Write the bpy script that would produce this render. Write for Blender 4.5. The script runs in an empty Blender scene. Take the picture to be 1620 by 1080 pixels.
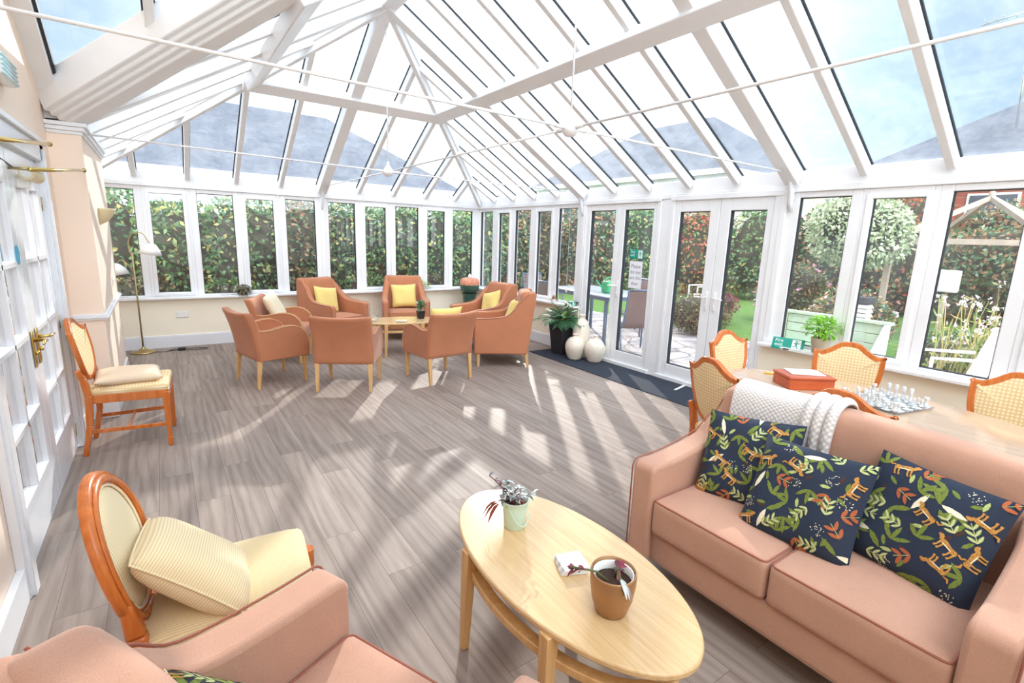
import bpy, bmesh, math, random
import numpy as np
from mathutils import Vector, Matrix
C = bpy.context.scene
COL = C.collection
R = math.radians
PI = math.pi

# ------------------------------------------------------------ camera
cam_d = bpy.data.cameras.new('camera')
cam = bpy.data.objects.new('camera', cam_d)
COL.objects.link(cam)
cam_d.sensor_width = 36.0
cam_d.lens = 792.18 / 1620 * 36
cam_d.clip_start = 0.02
cam_d.clip_end = 300
yaw, pitch, roll = R(34.944), R(11.634), R(1.933)
fw = Vector((math.sin(yaw) * math.cos(pitch), math.cos(yaw) * math.cos(pitch), -math.sin(pitch)))
r0 = Vector((math.cos(yaw), -math.sin(yaw), 0))
u0 = r0.cross(fw)
rr = r0 * math.cos(roll) + u0 * math.sin(roll)
uu = -r0 * math.sin(roll) + u0 * math.cos(roll)
cam.matrix_world = Matrix(((rr.x, uu.x, -fw.x, -4.902), (rr.y, uu.y, -fw.y, -8.159), (rr.z, uu.z, -fw.z, 1.6), (0, 0, 0, 1)))
C.camera = cam

# ------------------------------------------------------------ colour management, world, sun
C.view_settings.view_transform = 'Standard'
C.view_settings.look = 'None'
C.view_settings.gamma = 1.0
C.view_settings.exposure = 1.12
C.cycles.max_bounces = 10
C.cycles.diffuse_bounces = 5
C.cycles.glossy_bounces = 4
C.cycles.transparent_max_bounces = 24
C.cycles.transmission_bounces = 6
C.cycles.sample_clamp_indirect = 6.0
C.cycles.caustics_reflective = False
C.cycles.caustics_refractive = False
C.cycles.use_denoising = True

AZ, EL = R(34.0), R(22.5)
SUN = Vector((math.sin(AZ) * math.cos(EL), math.cos(AZ) * math.cos(EL), math.sin(EL)))
w = bpy.data.worlds.new('sky')
C.world = w
w.use_nodes = True
nt = w.node_tree
nt.nodes.clear()
out = nt.nodes.new('ShaderNodeOutputWorld')
bg = nt.nodes.new('ShaderNodeBackground')
sky = nt.nodes.new('ShaderNodeTexSky')
sky.sky_type = 'NISHITA'
sky.sun_disc = False
sky.sun_elevation = EL
sky.sun_rotation = AZ
sky.air_density = 1.0
sky.dust_density = 0.6
sky.ozone_density = 1.5
skg = nt.nodes.new('ShaderNodeVectorMath'); skg.operation = 'SCALE'; skg.inputs['Scale'].default_value = 0.055
nt.links.new(sky.outputs[0], skg.inputs[0])
# thin veils of cloud and haze lying over the blue
tc = nt.nodes.new('ShaderNodeTexCoord')
mp = nt.nodes.new('ShaderNodeMapping'); mp.inputs['Scale'].default_value = (1.2, 1.2, 5.0)
nz = nt.nodes.new('ShaderNodeTexNoise'); nz.inputs['Scale'].default_value = 2.2; nz.inputs['Detail'].default_value = 5
cr = nt.nodes.new('ShaderNodeMapRange'); cr.inputs['From Min'].default_value = 0.54; cr.inputs['From Max'].default_value = 0.78
cr.inputs['To Min'].default_value = 0.55; cr.inputs['To Max'].default_value = 0.9
mx = nt.nodes.new('ShaderNodeMix'); mx.data_type = 'RGBA'
mx.inputs['B'].default_value = (0.22, 0.33, 0.41, 1)
nt.links.new(tc.outputs['Generated'], mp.inputs[0]); nt.links.new(mp.outputs[0], nz.inputs[0])
nt.links.new(nz.outputs[0], cr.inputs[0]); nt.links.new(cr.outputs[0], mx.inputs['Factor'])
nt.links.new(skg.outputs[0], mx.inputs['A'])
# unseen brightness added overhead to light the interior, and the hazy aureole round the sun
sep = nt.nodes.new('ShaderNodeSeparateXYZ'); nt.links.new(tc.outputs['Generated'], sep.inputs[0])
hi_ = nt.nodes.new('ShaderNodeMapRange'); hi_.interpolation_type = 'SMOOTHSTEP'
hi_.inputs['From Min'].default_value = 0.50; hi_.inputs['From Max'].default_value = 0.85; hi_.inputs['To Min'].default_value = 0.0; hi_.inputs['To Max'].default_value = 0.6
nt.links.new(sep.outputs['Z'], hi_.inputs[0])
dn = nt.nodes.new('ShaderNodeVectorMath'); dn.operation = 'NORMALIZE'; nt.links.new(tc.outputs['Generated'], dn.inputs[0])
dd_ = nt.nodes.new('ShaderNodeVectorMath'); dd_.operation = 'DOT_PRODUCT'; nt.links.new(dn.outputs[0], dd_.inputs[0]); dd_.inputs[1].default_value = SUN
mxm = nt.nodes.new('ShaderNodeMath'); mxm.operation = 'MAXIMUM'; mxm.inputs[1].default_value = 0; nt.links.new(dd_.outputs['Value'], mxm.inputs[0])
pw = nt.nodes.new('ShaderNodeMath'); pw.operation = 'POWER'; pw.inputs[1].default_value = 14; nt.links.new(mxm.outputs[0], pw.inputs[0])
ml = nt.nodes.new('ShaderNodeMath'); ml.operation = 'MULTIPLY_ADD'; ml.inputs[1].default_value = 1.4; nt.links.new(pw.outputs[0], ml.inputs[0]); nt.links.new(hi_.outputs[0], ml.inputs[2])
# unseen bright region added opposite the sun as fill for the room
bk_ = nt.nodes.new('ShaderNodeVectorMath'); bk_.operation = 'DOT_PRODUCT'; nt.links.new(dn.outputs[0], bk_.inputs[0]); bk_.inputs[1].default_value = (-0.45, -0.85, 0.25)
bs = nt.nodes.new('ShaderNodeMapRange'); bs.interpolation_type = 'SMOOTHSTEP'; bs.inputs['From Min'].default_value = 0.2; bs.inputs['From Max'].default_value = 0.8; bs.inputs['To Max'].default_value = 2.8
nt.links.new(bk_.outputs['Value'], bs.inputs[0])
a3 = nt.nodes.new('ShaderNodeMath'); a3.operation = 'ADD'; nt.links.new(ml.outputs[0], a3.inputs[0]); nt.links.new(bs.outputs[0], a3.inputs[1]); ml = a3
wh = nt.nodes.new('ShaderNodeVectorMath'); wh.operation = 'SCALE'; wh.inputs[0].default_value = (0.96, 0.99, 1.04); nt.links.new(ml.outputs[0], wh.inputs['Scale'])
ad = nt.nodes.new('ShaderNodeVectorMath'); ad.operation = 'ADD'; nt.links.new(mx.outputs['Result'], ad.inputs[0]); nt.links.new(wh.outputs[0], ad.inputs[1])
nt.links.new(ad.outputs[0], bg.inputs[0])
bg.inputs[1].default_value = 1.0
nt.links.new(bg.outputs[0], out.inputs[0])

sun_d = bpy.data.lights.new('sun', 'SUN')
sun_d.energy = 1.8
sun_d.angle = R(0.7)
sun_d.color = (1.0, 0.94, 0.86)
sun = bpy.data.objects.new('sun', sun_d)
COL.objects.link(sun)
sun.rotation_euler = SUN.to_track_quat('Z', 'Y').to_euler()
sun.location = (6, 10, 8)

# ------------------------------------------------------------ materials
def lin(c):
    return tuple(((x / 255) / 12.92 if x / 255 <= 0.04045 else ((x / 255 + 0.055) / 1.055) ** 2.4) for x in c)
def S(nd, name, v):
    if name in nd.inputs: nd.inputs[name].default_value = v
def base(name, col, rough=0.5, metal=0.0, spec=0.5):
    m = bpy.data.materials.new(name); m.use_nodes = True
    b = m.node_tree.nodes['Principled BSDF']
    S(b, 'Base Color', (*col, 1)); S(b, 'Roughness', rough); S(b, 'Metallic', metal); S(b, 'Specular IOR Level', spec)
    return m, m.node_tree, b
def ramp(nt, fac, stops):
    r = nt.nodes.new('ShaderNodeValToRGB')
    while len(r.color_ramp.elements) < len(stops): r.color_ramp.elements.new(0.5)
    for e, (p, c) in zip(r.color_ramp.elements, stops): e.position = p; e.color = (*c, 1)
    nt.links.new(fac, r.inputs[0]); return r.outputs[0]
def noise(nt, scale, detail=3, vec=None, rough=0.5):
    n = nt.nodes.new('ShaderNodeTexNoise'); n.inputs['Scale'].default_value = scale; n.inputs['Detail'].default_value = detail
    n.inputs['Roughness'].default_value = rough
    if vec is not None: nt.links.new(vec, n.inputs['Vector'])
    return n.outputs[0]
def coords(nt, kind='Object', scale=(1, 1, 1), rot=(0, 0, 0)):
    t = nt.nodes.new('ShaderNodeTexCoord'); m = nt.nodes.new('ShaderNodeMapping')
    m.inputs['Scale'].default_value = scale; m.inputs['Rotation'].default_value = rot
    nt.links.new(t.outputs[kind], m.inputs[0]); return m.outputs[0]
def bump(nt, b, h, strength=0.2, dist=0.01):
    n = nt.nodes.new('ShaderNodeBump'); n.inputs['Strength'].default_value = strength; n.inputs['Distance'].default_value = dist
    nt.links.new(h, n.inputs['Height']); nt.links.new(n.outputs[0], b.inputs['Normal'])
def plain(name, rgb, rough=0.5, metal=0.0, var=0.06, scale=6.0, spec=0.5):
    c = lin(rgb)
    m, nt, b = base(name, c, rough, metal, spec)
    n = noise(nt, scale, 3, coords(nt))
    lo = tuple(x * (1 - var) for x in c); hi = tuple(min(1, x * (1 + var)) for x in c)
    nt.links.new(ramp(nt, n, [(0.3, lo), (0.7, hi)]), b.inputs['Base Color'])
    return m
def wood(name, dark, light, rough=0.3, axis='x', scale=1.0, bands=14):
    m, nt, b = base(name, lin(light), rough)
    sc = {'x': (1.2, bands, bands), 'y': (bands, 1.2, bands), 'z': (bands, bands, 1.2)}[axis]
    v = coords(nt, 'Object', tuple(s * scale for s in sc))
    n = noise(nt, 2.6, 5, v, 0.6)
    nt.links.new(ramp(nt, n, [(0.3, lin(dark)), (0.72, lin(light))]), b.inputs['Base Color'])
    bump(nt, b, n, 0.05, 0.002)
    return m
def fabric(name, rgb, rough=0.9, wscale=420, var=0.14, sheen=0.25):
    c = lin(rgb)
    m, nt, b = base(name, c, rough, 0, 0.15)
    v = coords(nt)
    n = noise(nt, wscale, 2, v); n2 = noise(nt, 7, 3, v)
    a = nt.nodes.new('ShaderNodeMath'); a.operation = 'MULTIPLY_ADD'; a.inputs[1].default_value = 0.7; 
    nt.links.new(n, a.inputs[0])
    a2 = nt.nodes.new('ShaderNodeMath'); a2.operation = 'MULTIPLY'; a2.inputs[1].default_value = 0.3
    nt.links.new(n2, a2.inputs[0]); nt.links.new(a2.outputs[0], a.inputs[2])
    nt.links.new(ramp(nt, a.outputs[0], [(0.32, tuple(x * (1 - var) for x in c)), (0.68, tuple(min(1, x * (1 + var)) for x in c))]), b.inputs['Base Color'])
    S(b, 'Sheen Weight', sheen); S(b, 'Sheen Roughness', 0.4)
    bump(nt, b, n, 0.12, 0.001)
    return m
def foliage(name, cols, rough=0.45, trans=0.25, gain=1.12):
    m, nt, b = base(name, lin(cols[0]), rough, 0, 0.4)
    g = nt.nodes.new('ShaderNodeNewGeometry')
    st = [(i / max(1, len(cols) - 1), lin(tuple(min(250, k * gain) for k in c))) for i, c in enumerate(cols)]
    col = ramp(nt, g.outputs['Random Per Island'], st)
    nt.links.new(col, b.inputs['Base Color'])
    tr = nt.nodes.new('ShaderNodeBsdfTranslucent'); nt.links.new(col, tr.inputs[0])
    ms = nt.nodes.new('ShaderNodeMixShader'); ms.inputs[0].default_value = trans
    o = nt.nodes['Material Output']
    nt.links.new(b.outputs[0], ms.inputs[1]); nt.links.new(tr.outputs[0], ms.inputs[2]); nt.links.new(ms.outputs[0], o.inputs[0])
    return m
def glass(name, refl=0.5, dirt_haze=0.03, tint=(1, 1, 1), streak=False, dirt_haze_col=(0.8, 0.85, 0.9)):
    m = bpy.data.materials.new(name); m.use_nodes = True
    nt = m.node_tree; nt.nodes.clear()
    o = nt.nodes.new('ShaderNodeOutputMaterial')
    t = nt.nodes.new('ShaderNodeBsdfTransparent'); t.inputs[0].default_value = (*tint, 1)
    g = nt.nodes.new('ShaderNodeBsdfGlossy'); g.inputs['Roughness'].default_value = 0.0
    ge = nt.nodes.new('ShaderNodeNewGeometry')
    dt = nt.nodes.new('ShaderNodeVectorMath'); dt.operation = 'DOT_PRODUCT'
    nt.links.new(ge.outputs['Incoming'], dt.inputs[0]); nt.links.new(ge.outputs['Normal'], dt.inputs[1])
    ab = nt.nodes.new('ShaderNodeMath'); ab.operation = 'ABSOLUTE'; nt.links.new(dt.outputs['Value'], ab.inputs[0])
    om = nt.nodes.new('ShaderNodeMath'); om.operation = 'SUBTRACT'; om.inputs[0].default_value = 1; nt.links.new(ab.outputs[0], om.inputs[1])
    p5 = nt.nodes.new('ShaderNodeMath'); p5.operation = 'POWER'; p5.inputs[1].default_value = 5; nt.links.new(om.outputs[0], p5.inputs[0])
    f = nt.nodes.new('ShaderNodeMath'); f.operation = 'MULTIPLY_ADD'; f.inputs[1].default_value = 0.96; f.inputs[2].default_value = 0.04; nt.links.new(p5.outputs[0], f.inputs[0])
    k = nt.nodes.new('ShaderNodeMath'); k.operation = 'MULTIPLY'; k.inputs[1].default_value = refl; k.use_clamp = True
    nt.links.new(f.outputs[0], k.inputs[0])
    ms = nt.nodes.new('ShaderNodeMixShader')
    nt.links.new(k.outputs[0], ms.inputs[0]); nt.links.new(t.outputs[0], ms.inputs[1]); nt.links.new(g.outputs[0], ms.inputs[2])
    # grime: a thin scattering film, raised on the roof panes to imitate veiling glare
    d = nt.nodes.new('ShaderNodeBsdfDiffuse'); d.inputs[0].default_value = (*dirt_haze_col, 1)
    tl = nt.nodes.new('ShaderNodeBsdfTranslucent'); tl.inputs[0].default_value = (*dirt_haze_col, 1)
    dm = nt.nodes.new('ShaderNodeMixShader'); dm.inputs[0].default_value = 0.65
    nt.links.new(d.outputs[0], dm.inputs[1]); nt.links.new(tl.outputs[0], dm.inputs[2])
    n = noise(nt, 3.0, 8, coords(nt, 'Object', (1, 1, 1)), 0.75)
    mr = nt.nodes.new('ShaderNodeMapRange'); mr.inputs['From Min'].default_value = 0.4; mr.inputs['From Max'].default_value = 0.75
    mr.inputs['To Min'].default_value = dirt_haze * 0.4; mr.inputs['To Max'].default_value = dirt_haze * 2.2
    nt.links.new(n, mr.inputs[0])
    m2 = nt.nodes.new('ShaderNodeMixShader')
    nt.links.new(mr.outputs[0], m2.inputs[0]); nt.links.new(ms.outputs[0], m2.inputs[1]); nt.links.new(dm.outputs[0], m2.inputs[2])
    nt.links.new(m2.outputs[0], o.inputs[0])
    return m
def clear_glass(name, tint, rough=0.02):
    m, nt, b = base(name, tint, rough)
    S(b, 'Transmission Weight', 1.0); S(b, 'IOR', 1.45)
    return m

M = {}
M['upvc'] = plain('white_upvc', (240, 241, 243), 0.28, var=0.02)
M['gloss_white'] = plain('white_gloss_paint', (236, 238, 242), 0.2, var=0.02)
M['gasket'] = plain('black_rubber_gasket', (38, 42, 50), 0.5)
M['wall'] = plain('cream_wall_paint', (252, 243, 222), 0.75, var=0.02, scale=2)
M['pink_wall'] = plain('peach_wall_paint', (246, 226, 208), 0.7, var=0.02, scale=2)
M['sill'] = plain('white_sill_board', (240, 240, 240), 0.22, var=0.02)
M['pane'] = glass('window_glass', 2.1, 0.045)
M['roof_pane'] = glass('roof_glass', 1.3, 0.14, tint=(0.93, 0.97, 1.0))  # the raised grime doubles as a painted haze of glare
M['door_pane'] = glass('door_glass', 2.2, 0.035)
M['oak'] = wood('light_oak', (202, 156, 98), (224, 184, 130), 0.28, 'z')
M['oak_top'] = wood('light_oak_veneer', (204, 168, 120), (222, 190, 144), 0.16, 'y', 1.0, 30)
M['beech'] = wood('orange_beech', (180, 92, 36), (214, 124, 58), 0.22, 'z')
M['table_top'] = wood('polished_tan_veneer', (190, 160, 132), (208, 180, 150), 0.10, 'y', 1.0, 18)
M['salmon'] = fabric('salmon_weave', (203, 138, 112))
M['terracotta'] = fabric('terracotta_weave', (184, 122, 90))
M['salmon_near'] = fabric('dusty_pink_weave', (194, 150, 128))
M['piping'] = fabric('brown_piping', (160, 100, 82), wscale=300)
M['tan_piping'] = fabric('tan_piping', (206, 160, 116), wscale=300)
M['yellow'] = fabric('primrose_cotton', (232, 208, 130), wscale=300, var=0.08)
M['cream_cushion'] = fabric('pale_cream_cotton', (238, 226, 196), wscale=300, var=0.06)
M['beige'] = fabric('beige_cotton', (222, 198, 170), wscale=300, var=0.06)
M['navy'] = fabric('navy_cotton', (48, 56, 72), wscale=300, var=0.1, sheen=0.1)
M['brass'] = plain('polished_brass', (214, 184, 110), 0.22, 1.0)
M['steel'] = plain('bright_steel', (200, 200, 200), 0.25, 1.0)
M['bronze'] = plain('aged_brass', (180, 160, 115), 0.3, 1.0)
M['black'] = plain('black_plastic', (28, 28, 30), 0.45)
M['planter'] = plain('charcoal_planter', (48, 48, 54), 0.6)
M['ceramic'] = plain('cracked_white_ceramic', (232, 222, 206), 0.4, var=0.05, scale=30)
M['cream_plastic'] = plain('cream_plastic', (234, 218, 178), 0.4)
M['white_plastic'] = plain('white_plastic', (240, 240, 236), 0.35, var=0.02)
M['mint'] = plain('mint_ceramic', (202, 228, 214), 0.35)
M['gold'] = plain('bronze_glazed_pot', (166, 124, 84), 0.4, 0.35)
M['soil'] = plain('potting_soil', (58, 38, 26), 0.95, var=0.5, scale=90)
M['bark'] = plain('orange_bark_chips', (160, 84, 48), 0.9, var=0.5, scale=120)
M['stem'] = plain('plant_stem', (92, 100, 52), 0.6)
M['sign_green'] = plain('fire_exit_green', (20, 156, 138), 0.35, var=0.02)
M['sign_white'] = plain('sign_white', (244, 246, 244), 0.4, var=0.01)
M['ink'] = plain('grey_print', (110, 112, 118), 0.6)
M['paper'] = plain('white_paper', (240, 242, 248), 0.6, var=0.02)
M['cherry'] = wood('cherry_box_wood', (168, 70, 34), (204, 100, 56), 0.3, 'x')
M['pen_yellow'] = plain('yellow_pen', (246, 196, 40), 0.4)
M['red'] = plain('red_plastic', (206, 44, 50), 0.4)
M['pattern_green'] = plain('print_leaf_green', (112, 126, 52), 0.9, var=0.25, scale=120)
M['pattern_lime'] = plain('print_leaf_sage', (170, 182, 112), 0.9, var=0.2, scale=120)
M['pattern_orange'] = plain('print_leaf_rust', (172, 92, 56), 0.9, var=0.12, scale=120)
M['pattern_ochre'] = plain('print_cat_ochre', (190, 136, 66), 0.9, var=0.3, scale=260)
M['pattern_cream'] = plain('print_cream', (232, 226, 198), 0.9, var=0.05, scale=120)
M['pattern_brown'] = plain('print_brown', (70, 46, 42), 0.9, var=0.05, scale=60)

def mat_floor():
    m, nt, b = base('oak_vinyl_planks', (0.3, 0.25, 0.2), 0.6, 0, 0.26)
    v = coords(nt, 'Object', (1, 1, 1), (0, 0, R(90)))
    def bricks(c1, c2, mortar):
        br = nt.nodes.new('ShaderNodeTexBrick'); nt.links.new(v, br.inputs[0])
        br.offset = 0.37; br.inputs['Scale'].default_value = 1
        br.inputs['Color1'].default_value = (*c1, 1); br.inputs['Color2'].default_value = (*c2, 1); br.inputs['Mortar'].default_value = (*mortar, 1)
        br.inputs['Mortar Size'].default_value = 0.0012; br.inputs['Mortar Smooth'].default_value = 0.3
        br.inputs['Brick Width'].default_value = 1.22; br.inputs['Row Height'].default_value = 0.18
        return br
    br = bricks((0, 0, 0), (1, 1, 1), (0.5, 0.5, 0.5))
    # each board shifts its own grain
    vv = nt.nodes.new('ShaderNodeVectorMath'); vv.operation = 'MULTIPLY_ADD'
    nt.links.new(br.outputs['Color'], vv.inputs[0]); vv.inputs[1].default_value = (9, 5, 3); nt.links.new(v, vv.inputs[2])
    def scaled(a, b_):
        q = nt.nodes.new('ShaderNodeVectorMath'); q.operation = 'MULTIPLY'; q.inputs[1].default_value = (a, b_, 1); nt.links.new(vv.outputs[0], q.inputs[0]); return q.outputs[0]
    g = noise(nt, 2.0, 6, scaled(1.0, 16), 0.7)
    big = noise(nt, 1.0, 4, scaled(0.9, 5), 0.55)
    wv = nt.nodes.new('ShaderNodeTexWave'); wv.bands_direction = 'Y'; wv.inputs['Scale'].default_value = 1.6; wv.inputs['Distortion'].default_value = 14
    wv.inputs['Detail'].default_value = 2; wv.inputs['Detail Scale'].default_value = 0.6
    nt.links.new(scaled(0.5, 3.2), wv.inputs[0])
    am = nt.nodes.new('ShaderNodeMath'); am.operation = 'MULTIPLY_ADD'; am.inputs[1].default_value = 0.5; nt.links.new(g, am.inputs[0])
    bm_ = nt.nodes.new('ShaderNodeMath'); bm_.operation = 'MULTIPLY'; bm_.inputs[1].default_value = 0.5; nt.links.new(big, bm_.inputs[0]); nt.links.new(bm_.outputs[0], am.inputs[2])
    c1 = ramp(nt, am.outputs[0], [(0.34, lin((122, 108, 99))), (0.5, lin((149, 134, 124))), (0.66, lin((172, 158, 147)))])
    c2 = ramp(nt, wv.outputs['Fac'], [(0.0, lin((116, 102, 94))), (0.3, lin((150, 136, 127))), (1.0, lin((172, 159, 150)))])
    mx = nt.nodes.new('ShaderNodeMix'); mx.data_type = 'RGBA'; mx.inputs['Factor'].default_value = 0.25
    nt.links.new(c1, mx.inputs['A']); nt.links.new(c2, mx.inputs['B'])
    tone = ramp(nt, br.outputs['Color'], [(0.0, (0.86, 0.85, 0.85)), (1.0, (1.06, 1.05, 1.04))])
    m2 = nt.nodes.new('ShaderNodeMix'); m2.data_type = 'RGBA'; m2.blend_type = 'MULTIPLY'; m2.inputs['Factor'].default_value = 1
    nt.links.new(mx.outputs['Result'], m2.inputs['A']); nt.links.new(tone, m2.inputs['B'])
    m3 = nt.nodes.new('ShaderNodeMix'); m3.data_type = 'RGBA'; m3.inputs['B'].default_value = (*lin((104, 88, 76)), 1)
    nt.links.new(br.outputs['Fac'], m3.inputs['Factor']); nt.links.new(m2.outputs['Result'], m3.inputs['A'])
    nt.links.new(m3.outputs['Result'], b.inputs['Base Color'])
    bump(nt, b, g, 0.08, 0.002)
    return m
M['floor'] = mat_floor()

def mat_stripe(name, c1, c2, scale, axis='x', rough=0.75, kind='Object', sharp=(0.35, 0.65)):
    m, nt, b = base(name, lin(c1), rough, 0, 0.3)
    wv = nt.nodes.new('ShaderNodeTexWave'); wv.bands_direction = axis.upper(); wv.inputs['Scale'].default_value = scale
    nt.links.new(coords(nt, kind), wv.inputs[0])
    nt.links.new(ramp(nt, wv.outputs['Fac'], [(sharp[0], lin(c1)), (sharp[1], lin(c2))]), b.inputs['Base Color'])
    S(b, 'Sheen Weight', 0.2)
    bump(nt, b, wv.outputs['Fac'], 0.1, 0.001)
    return m
M['gold_stripe'] = mat_stripe('gold_striped_fabric', (212, 186, 138), (228, 206, 162), 36, 'y')
M['gold_stripe_back'] = mat_stripe('gold_striped_back', (224, 204, 160), (242, 228, 190), 36, 'y')
M['gold_cushion'] = mat_stripe('gold_ribbed_cushion', (226, 202, 156), (242, 224, 184), 40, 'y')
def mat_check(name, c1, c2, c3, scale):
    m, nt, b = base(name, lin(c1), 0.8, 0, 0.3)
    v = coords(nt)
    w1 = nt.nodes.new('ShaderNodeTexWave'); w1.bands_direction = 'Y'; w1.inputs['Scale'].default_value = scale
    w2 = nt.nodes.new('ShaderNodeTexWave'); w2.bands_direction = 'Z'; w2.inputs['Scale'].default_value = scale
    w3 = nt.nodes.new('ShaderNodeTexWave'); w3.bands_direction = 'X'; w3.inputs['Scale'].default_value = scale
    for x in (w1, w2, w3): nt.links.new(v, x.inputs[0])
    g = nt.nodes.new('ShaderNodeNewGeometry'); 
    sep = nt.nodes.new('ShaderNodeSeparateXYZ'); tn = nt.nodes.new('ShaderNodeTexCoord'); nt.links.new(tn.outputs['Normal'], sep.inputs[0])
    ab = nt.nodes.new('ShaderNodeMath'); ab.operation = 'ABSOLUTE'; nt.links.new(sep.outputs['Z'], ab.inputs[0])
    gt = nt.nodes.new('ShaderNodeMath'); gt.operation = 'GREATER_THAN'; gt.inputs[1].default_value = 0.6; nt.links.new(ab.outputs[0], gt.inputs[0])
    mz = nt.nodes.new('ShaderNodeMix'); nt.links.new(gt.outputs[0], mz.inputs[0]); nt.links.new(w2.outputs['Fac'], mz.inputs[2]); nt.links.new(w3.outputs['Fac'], mz.inputs[3])
    mi = nt.nodes.new('ShaderNodeMath'); mi.operation = 'MULTIPLY'
    nt.links.new(w1.outputs['Fac'], mi.inputs[0]); nt.links.new(mz.outputs[0], mi.inputs[1])
    nt.links.new(ramp(nt, mi.outputs[0], [(0.1, lin(c1)), (0.45, lin(c2)), (0.8, lin(c3))]), b.inputs['Base Color'])
    return m
M['check'] = mat_check('cream_checked_fabric', (222, 192, 144), (236, 212, 168), (246, 228, 190), 16)
def mat_knit():
    m, nt, b = base('oatmeal_waffle_knit', lin((230, 226, 222)), 0.95, 0, 0.1)
    v = coords(nt, 'UV', (44, 44, 1), (0, 0, R(45)))
    ch = nt.nodes.new('ShaderNodeTexVoronoi'); ch.inputs['Scale'].default_value = 1.0; ch.inputs['Randomness'].default_value = 0.12
    nt.links.new(v, ch.inputs['Vector'])
    nt.links.new(ramp(nt, ch.outputs['Distance'], [(0.1, lin((246, 243, 240))), (0.6, lin((208, 200, 196)))]), b.inputs['Base Color'])
    inv = nt.nodes.new('ShaderNodeMath'); inv.operation = 'SUBTRACT'; inv.inputs[0].default_value = 1; nt.links.new(ch.outputs['Distance'], inv.inputs[1])
    bump(nt, b, inv.outputs[0], 0.6, 0.006)
    return m
M['knit'] = mat_knit()
def mat_speckle(name, c1, c2, scale, rough=0.9):
    m, nt, b = base(name, lin(c1), rough)
    n = noise(nt, scale, 4, coords(nt), 0.8)
    nt.links.new(ramp(nt, n, [(0.42, lin(c1)), (0.66, lin(c2))]), b.inputs['Base Color'])
    bump(nt, b, n, 0.3, 0.004)
    return m
M['mat'] = mat_speckle('navy_door_matting', (26, 32, 44), (58, 66, 82), 160)
M['grass'] = mat_speckle('mown_lawn', (84, 126, 50), (114, 152, 70), 18)
M['roof_tile'] = plain('slate_tiles', (84, 88, 98), 0.7, var=0.2, scale=8)
M['render'] = plain('pale_rendered_wall', (214, 206, 196), 0.8)
M['white_render'] = plain('white_rendered_wall', (240, 240, 240), 0.7)
M['far_glass'] = plain('dark_window_glass', (70, 80, 92), 0.1)
M['blue_grey'] = plain('blue_grey_metal', (86, 104, 130), 0.4)
M['sling'] = plain('brown_mesh_sling', (112, 92, 88), 0.7)
M['pale_green'] = plain('pale_green_paint', (186, 204, 184), 0.5)
M['weathered'] = plain('weathered_timber', (176, 160, 146), 0.8, var=0.15)
M['fence'] = plain('brown_fence_timber', (130, 100, 82), 0.85, var=0.2)
M['can_green'] = plain('green_plastic', (30, 150, 96), 0.35)
M['dark_green_glass'] = clear_glass('green_glass', (0.35, 0.8, 0.6))
M['thin_glass'] = glass('thin_clear_glass', 2.5, 0.02)
M['clear'] = clear_glass('clear_glass', (1, 1, 1))
M['urn_green'] = plain('green_glaze', (58, 88, 76), 0.3, var=0.2, scale=9)
def mat_brick():
    m, nt, b = base('red_brick', lin((160, 86, 66)), 0.85)
    br = nt.nodes.new('ShaderNodeTexBrick'); nt.links.new(coords(nt, 'Object', (1, 1, 1), (R(90), 0, R(90))), br.inputs[0])
    br.inputs['Scale'].default_value = 1; br.inputs['Brick Width'].default_value = 0.225; br.inputs['Row Height'].default_value = 0.075; br.inputs['Mortar Size'].default_value = 0.006
    br.inputs['Color1'].default_value = (*lin((170, 88, 66)), 1); br.inputs['Color2'].default_value = (*lin((142, 70, 54)), 1); br.inputs['Mortar'].default_value = (*lin((176, 160, 148)), 1)
    nt.links.new(br.outputs['Color'], b.inputs['Base Color'])
    return m
M['brick'] = mat_brick()
def mat_paving():
    m, nt, b = base('grey_paving', lin((150, 144, 142)), 0.75)
    vo = nt.nodes.new('ShaderNodeTexVoronoi'); vo.feature = 'DISTANCE_TO_EDGE'; vo.inputs['Scale'].default_value = 1.7
    v = coords(nt); nt.links.new(v, vo.inputs['Vector'])
    n = noise(nt, 3, 5, v)
    c = ramp(nt, n, [(0.35, lin((150, 140, 138))), (0.65, lin((196, 190, 192)))])
    g = ramp(nt, vo.outputs['Distance'], [(0.015, (0.45, 0.42, 0.40)), (0.04, (1, 1, 1))])
    mx = nt.nodes.new('ShaderNodeMix'); mx.data_type = 'RGBA'; mx.blend_type = 'MULTIPLY'; mx.inputs['Factor'].default_value = 1
    nt.links.new(c, mx.inputs['A']); nt.links.new(g, mx.inputs['B']); nt.links.new(mx.outputs['Result'], b.inputs['Base Color'])
    return m
M['paving'] = mat_paving()
M['leaf_hedge'] = foliage('laurel_leaves', [(40, 78, 46), (66, 108, 66), (92, 132, 92), (116, 148, 96), (180, 166, 98)])
M['leaf_hedge2'] = foliage('mixed_hedge_leaves', [(34, 66, 40), (66, 104, 64), (108, 140, 110), (150, 96, 70), (176, 150, 110)])
M['leaf_dark'] = foliage('dark_shrub_leaves', [(52, 60, 40), (84, 92, 56), (110, 84, 68), (128, 120, 78)])
M['leaf_red'] = foliage('crimson_climber_leaves', [(60, 100, 60), (170, 60, 54), (96, 140, 90), (190, 110, 84)])
M['leaf_grey'] = foliage('silver_green_leaves', [(120, 140, 110), (168, 182, 150), (206, 212, 180), (96, 116, 84)])
M['leaf_grass'] = foliage('tall_meadow_stalks', [(110, 140, 66), (150, 160, 90), (190, 170, 120), (90, 120, 60)])
M['leaf_bright'] = foliage('bright_green_leaves', [(110, 170, 60), (160, 204, 86), (84, 140, 50)])
M['leaf_palm'] = foliage('palm_leaves', [(34, 78, 52), (58, 112, 74), (90, 140, 100)])
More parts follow.
